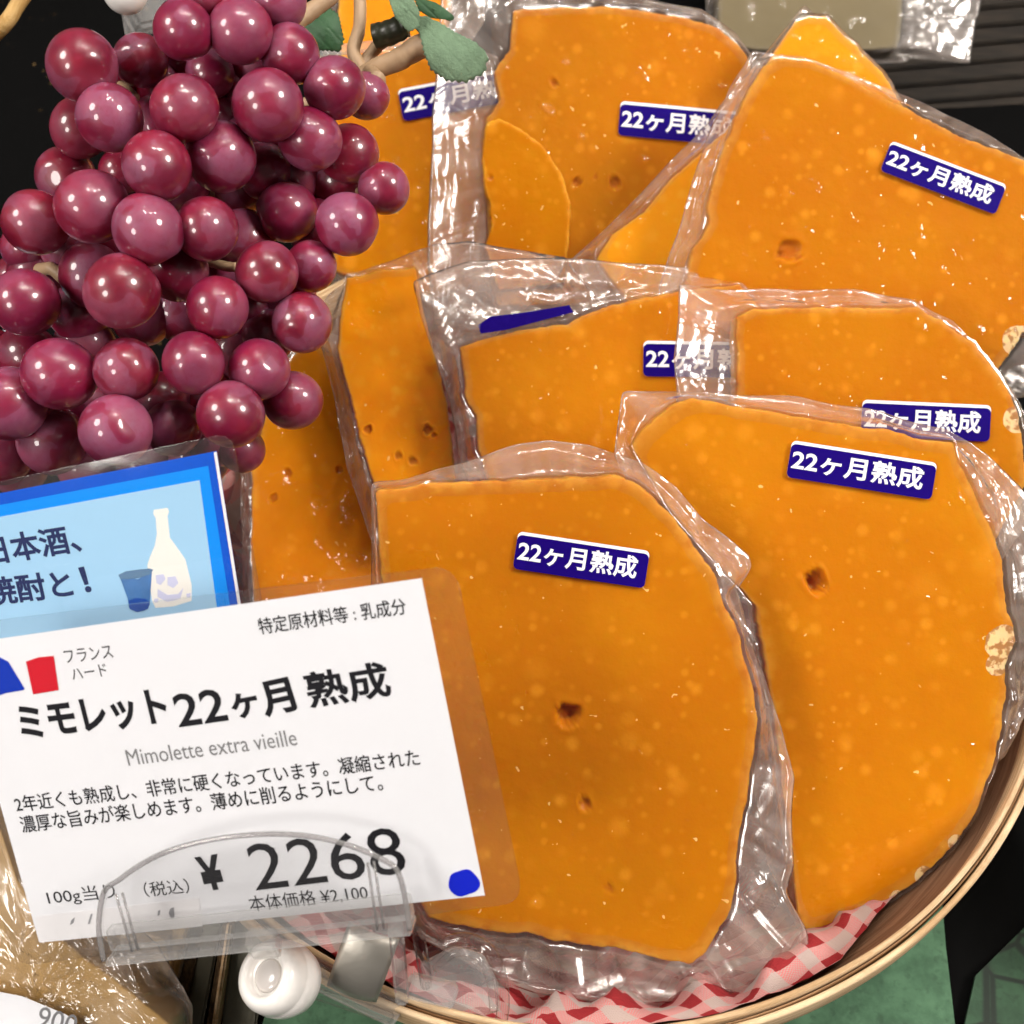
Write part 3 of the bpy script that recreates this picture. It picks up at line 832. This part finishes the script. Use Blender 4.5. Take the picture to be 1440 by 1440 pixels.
# ------------------------------------------------------------------ grapes
G = [(115, 92, 50), (198, 85, 38), (258, 42, 42), (338, 44, 45), (154, 165, 47), (113, 180, 42), (225, 115, 38), (260, 152, 47), (295, 103, 34), (377, 148, 50),
     (338, 125, 38), (311, 221, 49), (221, 234, 48), (408, 76, 41), (471, 123, 43), (435, 195, 45), (515, 135, 33), (490, 217, 42), (540, 265, 36), (488, 315, 44),
     (404, 298, 42), (130, 290, 51), (50, 313, 45), (208, 323, 49), (290, 322, 45), (370, 240, 40), (172, 240, 32), (38, 348, 36), (375, 383, 43), (437, 375, 36),
     (250, 380, 43), (128, 387, 44), (171, 410, 53), (36, 425, 47), (112, 440, 42), (306, 433, 44), (425, 453, 42), (378, 472, 37), (84, 526, 51), (40, 500, 43),
     (177, 520, 44), (272, 510, 44), (364, 520, 43), (412, 563, 41), (12, 568, 52), (162, 605, 50), (73, 620, 48), (244, 602, 40), (325, 583, 47), (340, 632, 33),
     (3, 640, 42), (390, 2, 40), (288, -12, 38), (-12, 500, 38), (24, 392, 32), (92, 348, 36), (335, 262, 40), (230, 560, 38)]
BEHIND = {1, 5, 6, 8, 10, 16, 20, 25, 26, 27, 30, 31, 34, 37, 39, 47, 49, 53, 54, 55, 56, 57, 17, 50}
broot = P(520, 90, 0.325)
bunch = empty('grape_bunch', Matrix.Translation(broot), 'bunch of artificial dark red grapes hanging on a tan stem at the left', 'grapes')
bm = bmesh.new(); bmesh.ops.create_uvsphere(bm, u_segments=40, v_segments=24, radius=1.0)
for q in bm.verts:
    z = q.co.z
    q.co.x *= 1 - 0.03 * z; q.co.y *= 1 - 0.03 * z
    d = q.co.x ** 2 + q.co.y ** 2
    if z < -0.9: q.co.z += (0.08 - d * 0.4) * 0.9 if d < 0.19 else 0
gm = bpy.data.meshes.new('grape'); bm.to_mesh(gm); bm.free(); gm.materials.append(M['grape']); gm.polygons.foreach_set('use_smooth', [True] * len(gm.polygons))
placed = []


def grape(px, py, rpx, s):
    o = bpy.data.objects.new('grape', gm); COL.objects.link(o); o.parent = bunch
    rpx *= 1.01; r = rpx * s / F
    o.matrix_world = Matrix.Translation(P(px, py, s)) @ Euler([random.uniform(0, 6.28) for _ in range(3)]).to_matrix().to_4x4() @ Matrix.Diagonal((r, r * random.uniform(0.97, 1.0), r * random.uniform(1.0, 1.06), 1))
    placed.append((P(px, py, s), r))


R0 = 0.0078
for i, (x, y, r) in enumerate(G):
    s = R0 * F / r if i not in BEHIND else 0
    s0 = 0.272 + 0.00006 * abs(x - 230)
    s = s0 + (0.012 if i in BEHIND else 0) + (50 - r) * 0.0006
    # keep the berries from sinking into each other: push back until clear
    for _ in range(12):
        p = P(x, y, s); rr = r * s / F
        worst = max([(q[1] + rr) * 0.86 - (p - q[0]).length for q in placed] + [0])
        if worst <= 0: break
        s += 0.0014
    grape(x, y, r, s)
core = [(150, 130), (220, 170), (300, 160), (360, 90), (420, 250), (350, 340), (250, 260), (90, 250), (60, 380), (200, 450), (330, 500), (400, 420), (120, 480),
        (130, 570), (220, 620), (290, 560), (40, 590), (300, 620), (320, 380), (210, 380), (440, 320), (330, 200), (270, 70), (380, 190), (160, 330), (250, 440), (30, 660), (120, 650), (200, 660), (280, 650), (470, 260), (350, 440)]
for (x, y) in core: grape(x + random.uniform(-8, 8), y + random.uniform(-8, 8), 42, 0.306 + random.uniform(-0.003, 0.006))


def stem_part(name, pts, r, m='stem', par=None, seg=12):
    pp = spline([P(*p) for p in pts], 6)
    n = len(pp)
    rr = [r * 0.2 / 1000 * (1 + 0.18 * noise.noise(Vector((i * 0.5, r, 3)))) for i in range(n)] if not isinstance(r, tuple) else \
        [(r[0] + (r[1] - r[0]) * i / (n - 1)) * 0.2 / 1000 * (1 + 0.12 * noise.noise(Vector((i * 0.6, r[0], 3)))) for i in range(n)]
    o = tube(name, pp, rr, M[m], None, seg); o.parent = par or bunch
    o.matrix_parent_inverse = (par or bunch).matrix_world.inverted(); return o


st = stem_part('stem', [(500, 112, 0.318), (525, 98, 0.317), (560, 84, 0.317), (590, 66, 0.316), (612, 62, 0.315)], (11, 17))
stem_part('twig', [(514, 104, 0.318), (497, 74, 0.319), (505, 40, 0.320), (506, 0, 0.321), (500, -40, 0.322)], (9, 8), par=st)
stem_part('twig', [(506, 96, 0.320), (530, 66, 0.322), (552, 48, 0.324)], (8, 9), par=st)
stem_part('twig', [(415, 32, 0.318), (440, 14, 0.319), (470, -8, 0.320), (500, -40, 0.322)], (12, 9), par=st)
stem_part('twig', [(505, 110, 0.319), (480, 130, 0.32), (420, 150, 0.318), (350, 190, 0.31), (280, 300, 0.306), (200, 420, 0.304), (150, 560, 0.304)], (9, 6), par=st)
stem_part('twig', [(440, 250, 0.312), (470, 262, 0.311), (505, 268, 0.306)], (5, 4), par=st)
stem_part('twig', [(55, 380, 0.300), (72, 378, 0.297), (90, 392, 0.296)], (8, 8), par=st)
stem_part('twig', [(285, 365, 0.302), (315, 374, 0.298), (335, 376, 0.296)], (6, 6), par=st)
stem_part('twig', [(165, 118, 0.300), (180, 127, 0.296), (192, 138, 0.294)], (6, 5), par=st)
stem_part('stem_wrap', [(528, 52, 0.317), (548, 46, 0.316), (570, 36, 0.315)], (17, 15), 'stem_dark', par=st)
stem_part('stem_knob', [(520, 100, 0.316), (526, 108, 0.312), (530, 114, 0.309)], (9, 12), par=st)


def leaf(name, outline, s, m, par, curl=0.004, rz=0, seed=0, mid=None):
    fr = Frame(outline[0][0], outline[0][1], s, 0.1, 0.1)
    pl = [fr.l(*p) for p in outline]; c = sum(pl, Vector((0, 0))) / len(pl)
    N = 120; R = radial(pl, c, N, 0)
    v = [(c.x, c.y, curl * 0.5)]; f = []
    rows = 12
    for j in range(1, rows + 1):
        for k in range(N):
            a = 2 * math.pi * k / N; r = R[k] * j / rows
            if j == rows: r *= 1 + 0.022 * (1 if k % 4 < 2 else -1)
            x, y = c.x + r * math.cos(a), c.y + r * math.sin(a)
            z = curl * (0.5 - (r / max(R)) ** 2) + noise.noise(Vector((x * 130, y * 130, seed))) * 0.0015
            vein = abs(math.sin((x * 0.7 + y * 0.7) * 900)); z -= 0.0002 * (1 - vein) ** 4
            v.append((x, y, z))
    f += [(0, 1 + k, 1 + (k + 1) % N) for k in range(N)]
    for j in range(rows - 1):
        b = 1 + j * N
        f += [(b + k, b + N + k, b + N + (k + 1) % N, b + (k + 1) % N) for k in range(N)]
    o = obj(name, v, f, M[m], par, fr.M)
    md = o.modifiers.new('thickness', 'SOLIDIFY'); md.thickness = 0.0004
    return o


leaf('leaf', [(572, 14), (600, 22), (640, 48), (668, 62), (687, 78), (682, 102), (655, 117), (628, 116), (605, 100), (596, 78), (590, 50)], 0.312, 'leaf', bunch, 0.006, seed=1)
leaf('leaf', [(540, -20), (575, -12), (590, 20), (590, 40), (575, 46), (555, 25)], 0.309, 'leaf', bunch, 0.004, seed=4)
leaf('leaf', [(582, -8), (612, 4), (640, 24), (634, 30), (605, 26), (588, 14)], 0.314, 'leaf_dark', bunch, 0.003, seed=9)
leaf('leaf', [(420, 50), (435, 18), (460, 8), (476, 20), (484, 55), (478, 72), (440, 70)], 0.335, 'leaf_dark', bunch, 0.003, seed=7)

# ------------------------------------------------------------------ cards
ROT = (0.20988, -0.14371, 0.17747)


def card_frame(px, py, s): return Frame(px, py, s, ROT[0], ROT[1], ROT[2])


def laminate(fr, quad, parent, r=0.004):
    a, b, c, d = [fr.l(*q) for q in quad]
    cn = [a, b, c, d]; pts = []
    for i in range(4):
        p, q, n = cn[i], cn[i - 1], cn[(i + 1) % 4]
        e0 = (q - p).normalized(); e1 = (n - p).normalized()
        for k in range(7):
            t = k / 6; x = p + e0 * r * (1 - t) ** 2 + e1 * r * t ** 2; pts.append((x.x, x.y))
    v, f = prism(pts, -0.00035, 0.00045)
    return bevelled('laminate_sleeve', v, f, M['card_clear'], parent, 0.00012, fr.M)


fb = card_frame(120, 790, 0.262)
bc = empty('sake_card', fb.M, 'small laminated blue card with a white bottle and cup, behind the white price card', 'sign')
laminate(fb, [(-110, 700), (326, 608), (378, 900), (-60, 985)], bc)


def quadp(fr, q): return [tuple(fr.l(*p)) for p in q]


flat('paper', quadp(fb, [(-90, 711), (305, 634), (343, 875), (-52, 960)]), 0.00005, M['blue_dark'], bc)
flat('mid_border', quadp(fb, [(-90, 727), (293, 655), (325, 860), (-52, 945)]), 0.00010, M['blue_mid'], bc)
flat('inner_panel', quadp(fb, [(-90, 743), (281, 675), (307, 866), (-52, 945)]), 0.00015, M['blue_pale'], bc)
flat('card_border', [(q.x, q.y) for q in [fb.l(*p) for p in [(301, 636), (305, 635), (343, 875), (339, 876)]]], 0.00016, M['sticker_white'], bc)


def z36(pts, s=3.6, ox=0, oy=600): return [(ox + x / s, oy + y / s) for x, y in pts]


flat('bottle_print', quadp(fb, z36([(780, 420), (850, 410), (858, 430), (850, 450), (862, 560), (905, 620), (940, 670), (972, 800), (972, 880), (880, 908), (790, 916), (772, 880), (748, 700), (760, 660), (786, 600), (796, 540), (790, 460), (778, 440)])), 0.00019, M['cream_print'], bc)
flat('cup_print', quadp(fb, z36([(606, 750), (700, 772), (772, 720), (760, 900), (735, 930), (690, 935), (655, 915), (650, 870)])), 0.00023, M['cup_print'], bc)
flat('cup_rim_print', quadp(fb, z36([(603, 748), (640, 730), (700, 722), (760, 716), (778, 722), (765, 745), (700, 765), (640, 770), (612, 768)])), 0.00027, M['cup_top'], bc)
flat('cup_base_print', quadp(fb, z36([(652, 880), (690, 865), (740, 870), (760, 885), (752, 920), (700, 937), (662, 922)])), 0.00027, M['cup_dark'], bc)
for pts in ([(790, 750), (830, 745), (840, 770), (815, 800), (795, 790)], [(850, 760), (890, 755), (905, 790), (880, 815), (850, 800)], [(800, 820), (850, 850), (905, 845), (930, 815), (915, 870), (850, 885), (800, 860)], [(945, 845), (968, 840), (965, 862), (948, 862)], [(782, 870), (805, 868), (800, 888), (784, 888)]):
    flat('flower_print', quadp(fb, z36(pts)), 0.00024, M['pink_print'], bc)
text('日本酒、', fb, (-14, 796), (117, 776), 42, 0.00024, M['navy'], bc, 0.022)
text('焼酎と', fb, (-14, 853), (105, 840), 42, 0.00024, M['navy'], bc, 0.022)
text('！', fb, (121, 834), (130, 832), 38, 0.00024, M['navy'], bc, 0.03)

fc = card_frame(309, 1083, 0.245)
wc = empty('price_card', fc.M, 'laminated white price card with black print and a blue dot, in a clear clip', 'sign')
laminate(fc, [(-104, 884), (640, 795), (737, 1268), (22, 1358)], wc, 0.005)
flat('paper', quadp(fc, [(-63, 907), (593, 813), (682, 1259), (55, 1324)]), 0.0, M['paper'], wc, 0.00006)
Z = 0.00012
text('特定原材料等 : 乳成分', fc, (366, 893), (573, 864), 24, Z, M['ink'], wc, 0.008)
text('フランス', fc, (93, 933), (160, 925), 19, Z, M['ink'], wc, 0.0)
text('ハード', fc, (103, 957), (152, 950), 18, Z, M['ink'], wc, 0.0)
text('ミモレット', fc, (33, 1043), (240, 1018), 54, Z, M['ink'], wc, 0.030)
text('22', fc, (252, 1023), (322, 1013), 49, Z, M['ink'], wc, 0.014)
text('ヶ', fc, (330, 1013), (368, 1006), 38, Z, M['ink'], wc, 0.028)
text('月', fc, (374, 1010), (420, 1000), 52, Z, M['ink'], wc, 0.028)
text('熟成', fc, (437, 998), (553, 980), 54, Z, M['ink'], wc, 0.021)
text('Mimolette extra vieille', fc, (181, 1077), (419, 1048), 24, Z, M['ink_grey'], wc, 0.0)
text('2年近くも熟成し、非常に硬くなっています。凝縮された', fc, (24, 1143), (592, 1077), 26, Z, M['ink'], wc, 0.008)
text('濃厚な旨みが楽しめます。薄めに削るようにして。', fc, (32, 1172), (540, 1112), 27, Z, M['ink'], wc, 0.008)
text('¥', fc, (287, 1254), (320, 1249), 55, Z, M['ink'], wc, 0.03)
text('2268', fc, (360, 1253), (574, 1228), 73, Z, M['ink'], wc, 0.0)
text('100g当り', fc, (70, 1276), (165, 1266), 28, Z, M['ink'], wc, 0.0)
text('（税込）', fc, (205, 1262), (268, 1256), 24, Z, M['ink'], wc, 0.0)
text('本体価格 ¥2,100', fc, (353, 1283), (519, 1266), 26, Z, M['ink'], wc, 0.0)
flat('flag_band', quadp(fc, [(-40, 926), (0, 924), (12, 930), (35, 968), (34, 970), (10, 974), (-20, 984)]), Z, M['flag_blue'], wc)
flat('flag_band', quadp(fc, [(37, 930), (54, 924), (76, 922), (83, 970), (66, 973), (47, 976)]), Z, M['flag_red'], wc)
dot = [(652 + 22 * math.cos(a) * (1 + 0.06 * math.sin(3 * a + 1)), 1241 + 18.5 * math.sin(a) * (1 + 0.08 * math.sin(4 * a))) for a in [2 * math.pi * k / 28 for k in range(28)]]
flat('round_dot', quadp(fc, dot), Z, M['blue_dot'], wc)
flat('tape', quadp(fc, [(50, 1288), (280, 1262), (285, 1302), (56, 1325)]), Z, M['sticker_white'], wc)
for q in ([(101, 1293), (106, 1289), (104, 1297), (99, 1300)], [(128, 1285), (131, 1284), (127, 1298), (124, 1299)], [(223, 1280), (226, 1279), (225, 1286), (222, 1287)], [(240, 1277), (245, 1275), (246, 1290), (241, 1291), (238, 1283)]):
    flat('smudge', quadp(fc, q), Z + 0.00008, M['ink_faint'], wc)

# ------------------------------------------------------------------ clear clip that holds the price card
fh = card_frame(370, 1260, 0.2425)
hd = empty('card_holder', fh.M, 'clear plastic card clip with white ball joint and steel clasp on the basket rim', 'card holder')
arc = [(150, 1345), (143, 1300), (150, 1250), (172, 1232), (200, 1212), (240, 1192), (290, 1178), (345, 1170), (400, 1168), (450, 1173), (500, 1186), (545, 1206), (562, 1222), (572, 1260), (578, 1302)]
A2 = [fh.l(*p) for p in arc]
inner = []
ctr = fh.l(365, 1280)
for p in A2: inner.append(ctr + (p - ctr) * 0.975)
# front plate
v, f = prism([tuple(p) for p in A2], 0.0, 0.0012)
bevelled('front_plate', v, f, M['clear'], hd, 0.0003, fh.M)
# raised lip along the arch
arch3 = [Vector((p.x, p.y, 0.0014)) for p in A2]
tube('plate_lip', spline(arch3, 4), 0.00055, M['clear_edge'], hd, 8, fh.M)
# channel below
for nm, y0, y1, z0, z1, m in (('channel', 1300, 1345, -0.0045, -0.0012, 'clear_soft'),):
    pass
a0, a1 = fh.l(150, 1346), fh.l(578, 1302)
dn = (a1 - a0).normalized(); dn = Vector((dn.y, -dn.x))
v, f = prism([tuple(a0), tuple(a1), tuple(a1 - dn * 0.0048), tuple(a0 - dn * 0.0048)], -0.0048, -0.0015)
bevelled('channel', v, f, M['clear_soft'], hd, 0.0004, fh.M)
v, f = prism([tuple(a0 + dn * 0.0016), tuple(a1 + dn * 0.0016), tuple(a1 + dn * 0.0002), tuple(a0 + dn * 0.0002)], -0.0048, 0.0012)
bevelled('channel_floor', v, f, M['clear_soft'], hd, 0.0003, fh.M)
for x0, y0, x1, y1 in ((167, 1252, 190, 1332), (176, 1250, 198, 1330), (519, 1208, 533, 1302), (528, 1206, 542, 1300)):
    p, q = fh.l(x0, y0), fh.l(x1, y1)
    tube('rib', [Vector((p.x, p.y, 0.0014)), Vector((q.x, q.y, 0.0014))], 0.00028, M['clear_edge'], hd, 8, fh.M)
# ball joint
KC = P(393, 1376, 0.262); kr = 52 * 0.262 / F
axis = (P(340, 1362, 0.252) - KC).normalized()
prof = [(-1.1, 0.0), (-1.08, 0.30), (-0.98, 0.60), (-0.7, 0.88), (-0.3, 1.0), (0.05, 1.01), (0.10, 0.985), (0.15, 1.0), (0.45, 0.96), (0.64, 0.88), (0.74, 0.78), (0.77, 0.68), (0.74, 0.60), (0.66, 0.565), (0.52, 0.55), (0.50, 0.50), (0.49, 0.3), (0.49, 0.0)]
Q = axis.to_track_quat('Z', 'Y').to_matrix().to_4x4()
v = []; f = []; N = 40
for (h, r) in prof:
    for k in range(N): v.append((r * kr * math.cos(2 * math.pi * k / N), r * kr * math.sin(2 * math.pi * k / N), h * kr))
for j in range(len(prof) - 1):
    for k in range(N): f.append((j * N + k, j * N + (k + 1) % N, (j + 1) * N + (k + 1) % N, (j + 1) * N + k))
KM = Matrix.Translation(KC) @ Q
ball = obj('ball_joint', v, f, M['knob'], hd, KM)
tube('ball_pin', [(0, 0, 0.48 * kr), (0, 0, 0.56 * kr), (0, 0, 0.60 * kr)], [0.47 * kr, 0.36 * kr, 0.12 * kr], M['knob_cup'], ball, 20, KM)


def held(name, a, b, wd, ht, m, r=0.0005, up=Vector((0, 0, 1))):
    v, f = beam(a, b, wd, ht, up); o = bevelled(name, v, f, M[m], None, r); o.parent = hd; o.matrix_parent_inverse = hd.matrix_world.inverted(); return o


held('neck', P(366, 1318, 0.2455), P(376, 1336, 0.252), 0.006, 0.004, 'clear_soft', up=-VD)
held('arm', P(430, 1362, 0.268), P(560, 1425, 0.275), 0.0058, 0.004, 'clear_soft', up=-VD)
held('arm', P(440, 1395, 0.264), P(552, 1432, 0.270), 0.0026, 0.0022, 'clear', up=-VD)
ca_, cb_ = P(522, 1320, 0.261), P(490, 1410, 0.268)
cd_ = (cb_ - ca_).normalized(); cs_ = cd_.cross(-VD).normalized(); cn_ = cs_.cross(cd_)
v = []; f = []
for j in range(9):
    for i in range(11):
        a = (i / 10 - 0.5); t_ = j / 8
        v.append(ca_ + (cb_ - ca_) * t_ + cs_ * (a * 0.0115) - cn_ * (0.0010 * (a * 2) ** 2 + 0.0025 * (2 * t_ - 1) ** 2 - 0.0008))
for j in range(8):
    for i in range(10): f.append((j * 11 + i, j * 11 + i + 1, j * 11 + i + 12, j * 11 + i + 11))
o = obj('clasp', v, f, M['steel']); o.parent = hd; o.matrix_parent_inverse = hd.matrix_world.inverted()
md = o.modifiers.new('thickness', 'SOLIDIFY'); md.thickness = 0.0006
held('upright', P(556, 1300, 0.250), P(566, 1405, 0.268), 0.0028, 0.0035, 'clear_soft', up=-VD)
held('upright', P(588, 1310, 0.256), P(600, 1385, 0.268), 0.0024, 0.0030, 'clear', up=-VD)
held('rim_block', P(575, 1385, 0.268), P(640, 1400, 0.270), 0.005, 0.004, 'clear_soft', up=-VD)
loop = [P(600, 1345, 0.268), P(630, 1325, 0.266), P(662, 1322, 0.265), P(690, 1340, 0.265), P(704, 1372, 0.266), P(708, 1410, 0.269), P(704, 1440, 0.272)]
o = tube('clamp_loop', spline(loop, 8), 0.0014, M['clear'], None, 10); o.parent = hd; o.matrix_parent_inverse = hd.matrix_world.inverted()
loop2 = [P(612, 1362, 0.270), P(636, 1342, 0.268), P(660, 1340, 0.268), P(680, 1356, 0.268), P(690, 1384, 0.269), P(694, 1420, 0.272)]
o = tube('clamp_loop', spline(loop2, 8), 0.0009, M['clear'], None, 10); o.parent = hd; o.matrix_parent_inverse = hd.matrix_world.inverted()
fl = Frame(645, 1380, 0.272, 0.1, 0.1)
v, f = prism([tuple(fl.l(*p)) for p in [(590, 1355), (640, 1330), (680, 1342), (700, 1380), (704, 1420), (680, 1428), (640, 1410), (600, 1395)]], -0.0006, 0.0006)
o = bevelled('clamp_plate', v, f, M['clear_soft'], None, 0.0003, fl.M); o.parent = hd; o.matrix_parent_inverse = hd.matrix_world.inverted(); o.matrix_world = fl.M

# ------------------------------------------------------------------ second holder at the top left, behind the grapes
h2 = empty('card_holder', Matrix.Translation(P(200, 20, 0.33)), 'clear plastic clip with white knob at the top left, behind the grapes', 'card holder')


def part(o, par): o.parent = par; o.matrix_parent_inverse = par.matrix_world.inverted(); return o


v, f = beam(P(176, 20, 0.33), P(250, 6, 0.34), 0.012, 0.006, -VD); part(bevelled('clip_body', v, f, M['clear_soft'], None, 0.0012), h2)
bm = bmesh.new(); bmesh.ops.create_uvsphere(bm, u_segments=28, v_segments=16, radius=0.0058); o = bmobj('knob', bm, M['knob'], None, Matrix.Translation(P(176, -10, 0.322)), True); o.matrix_world = Matrix.Translation(P(176, -12, 0.322)); bpy.context.view_layer.update(); part(o, h2)
v, f = beam(P(176, 20, 0.326), P(186, 80, 0.33), 0.0014, 0.003, -VD); part(bevelled('clip_edge', v, f, M['clear_soft'], None, 0.0004), h2)
v, f = beam(P(425, 76, 0.345), P(600, 56, 0.350), 0.0030, 0.0012, -VD)
tag(bevelled('clear_strip', v, f, M['clear_soft'], None, 0.0003), 'thin clear plastic strip passing behind the grape stem', 'strip')

# small corner of another laminated sign at the left edge
fe = Frame(10, 470, 0.322, 0, 0, -0.2)
se = empty('edge_sign', fe.M, 'corner of a white card with blue edge peeking behind the grapes at the left', 'sign')
flat('paper', quadp(fe, [(-60, 455), (14, 466), (60, 500), (40, 560), (-60, 560)]), 0, M['paper'], se, 0.0004)
flat('blue_edge', quadp(fe, [(-60, 459), (14, 468), (20, 474), (-60, 466)]), 0.0006, M['blue_mid'], se, 0.0001)

# ------------------------------------------------------------------ dark cloth at the left
v = []; f = []; NX, NY = 60, 60
for j in range(NY + 1):
    for i in range(NX + 1):
        px = -260 + 900 * i / NX; py = -260 + 1500 * j / NY
        p = on_z(px, py, TZ + 0.006)
        p.z += 0.012 * (1 - abs(noise.noise(Vector((p.x * 14, p.y * 14, 1)))) * 2) * smooth01(-0.12, -0.2, p.x + 0.02) if p.x < -0.14 else 0
        v.append(p)
for j in range(NY):
    for i in range(NX): f.append((j * (NX + 1) + i, (j + 1) * (NX + 1) + i, (j + 1) * (NX + 1) + i + 1, j * (NX + 1) + i + 1))
cut = [q for q in f if all(math.hypot(v[i].x, v[i].y) > 0.134 for i in q)]
tag(obj('black_cloth', v, cut, M['lurex']), 'black cloth with faint gold specks behind the grapes', 'cloth')
fr_ = Frame(14, 30, 0.36, 0.3, 0.3, 0.5)
o = tube('gold_cord', spline([P(-20, 60, 0.36), P(10, 30, 0.355), P(28, 2, 0.36), P(60, -40, 0.37)], 8), 0.0022, M['basket_gold'], None, 10)
tag(o, 'brown gold cord crossing the top left corner', 'cord')

# ------------------------------------------------------------------ shelf behind at the top right
sh = empty('slatted_shelf', Matrix.Translation(P(1350, 60, 0.55)), 'dark slatted wooden shelf behind the cheese at the top right', 'shelf')
for k in range(9):
    y = -60 + k * 25
    v, f = beam(P(1020, y + 40 + 3, 0.55 + 0.0), P(1620, y - 10 + 3, 0.56), 0.0070, 0.005, -VD)
    part(bevelled('slat', v, f, M['slat'], None, 0.0008), sh)
v, f = beam(P(1000, 60, 0.575), P(1640, 20, 0.585), 0.09, 0.004, -VD)
part(bevelled('back_board', v, f, M['black'], None, 0.0008), sh)


def package(s, c, poly, bagp, mat, label, thick, film, seed, amp=1.0, cat='cheese', name='wrapped_block', lump=3.0, loose=True):
    fr = Frame(c[0], c[1], s); root = empty(name, fr.M, label, cat)
    cR, cc = slab('cheese_block', fr, poly, c, (), mat, root, thick, seed, N=200, NR=24, lump=lump)
    bag(fr, bagp, cR, cc, root, thick, seed, M[film], amp, N=400, loose=loose)
    return root, fr


package(0.50, (1120, 20), [(1010, -60), (1270, -60), (1268, 40), (1262, 68), (1180, 72), (1060, 70), (1010, 60)],
        [(990, -80), (1400, -80), (1380, 0), (1365, 92), (1300, 60), (1280, 80), (1180, 84), (1000, 80)], M['olive'], 'pale olive cheese block in a clear bag on the shelf at the top right', 0.012, 'film_far', 41.0, loose=False, lump=1.0)

# ------------------------------------------------------------------ tan cheese and box at the lower left
pk, fp = package(0.305, (60, 1400), [(-80, 1120), (-10, 1130), (20, 1230), (60, 1290), (120, 1350), (190, 1400), (240, 1440), (240, 1520), (-80, 1520)],
                 [(-110, 1080), (0, 1090), (50, 1200), (100, 1260), (160, 1290), (215, 1340), (262, 1430), (262, 1545), (-110, 1545)], M['tan'],
                 'tan smoked cheese in a glossy bag at the lower left, with a white weight sticker', 0.014, 'film_far', 43.0, 1.5)
stl = [(-40, 1375), (0, 1385), (40, 1393), (100, 1418), (112, 1426), (108, 1470), (-50, 1460)]
sk = flat('sticker', quadp(fp, stl), 0.0036, M['paper'], pk, 0.0001)
text('900', fp, (50, 1444), (104, 1458), 30, 0.0038, M['ink_grey'], sk, 0.0)
package(0.325, (200, 1400), [(120, 1310), (180, 1300), (232, 1322), (240, 1360), (222, 1420), (205, 1500), (120, 1500)],
        [(110, 1300), (180, 1288), (240, 1312), (252, 1360), (235, 1430), (220, 1520), (110, 1520)], M['tan'], 'pale tan cheese piece between the smoked cheese and the box side', 0.012, 'film', 45.0)
bx = empty('display_box', Matrix.Translation(P(290, 1400, 0.33)), 'wood and metal sided box next to the round basket at the lower left', 'box')
for (xa, xb, wpx, s, m, nm) in ((256, 216, 20, 0.332, 'basket_gold', 'side_strip'), (280, 248, 20, 0.336, 'dark_weave', 'side_strip'), (300, 272, 24, 0.334, 'metal_grey', 'metal_strip'), (319, 297, 12, 0.333, 'dark_weave', 'side_strip'),
                                (322, 303, 7, 0.329, 'wood', 'edge_strip'), (352, 340, 48, 0.334, 'metal_grey', 'metal_strip')):
    v, f = beam(P(xa + 6, 1290, s), P(xb - 6, 1500, s), wpx * s / F, 0.010, -VD)
    part(bevelled(nm, v, f, M[m], None, 0.0006), bx)

# neighbour basket at the right edge
nb = empty('wooden_basket', Matrix.Translation((0.262, -0.035, TZ)), 'pale rim of a second wooden basket at the right edge of the picture', 'basket')
ring_o = ring_band('rim_band', 0.1228, 0.1250, -0.048, -0.012, M['wood'], None, 11.0); 
ring_o.location = (0, 0, 0)
for vv in ring_o.data.vertices: vv.co.x += 0.262; vv.co.y += -0.035
part(ring_o, nb)
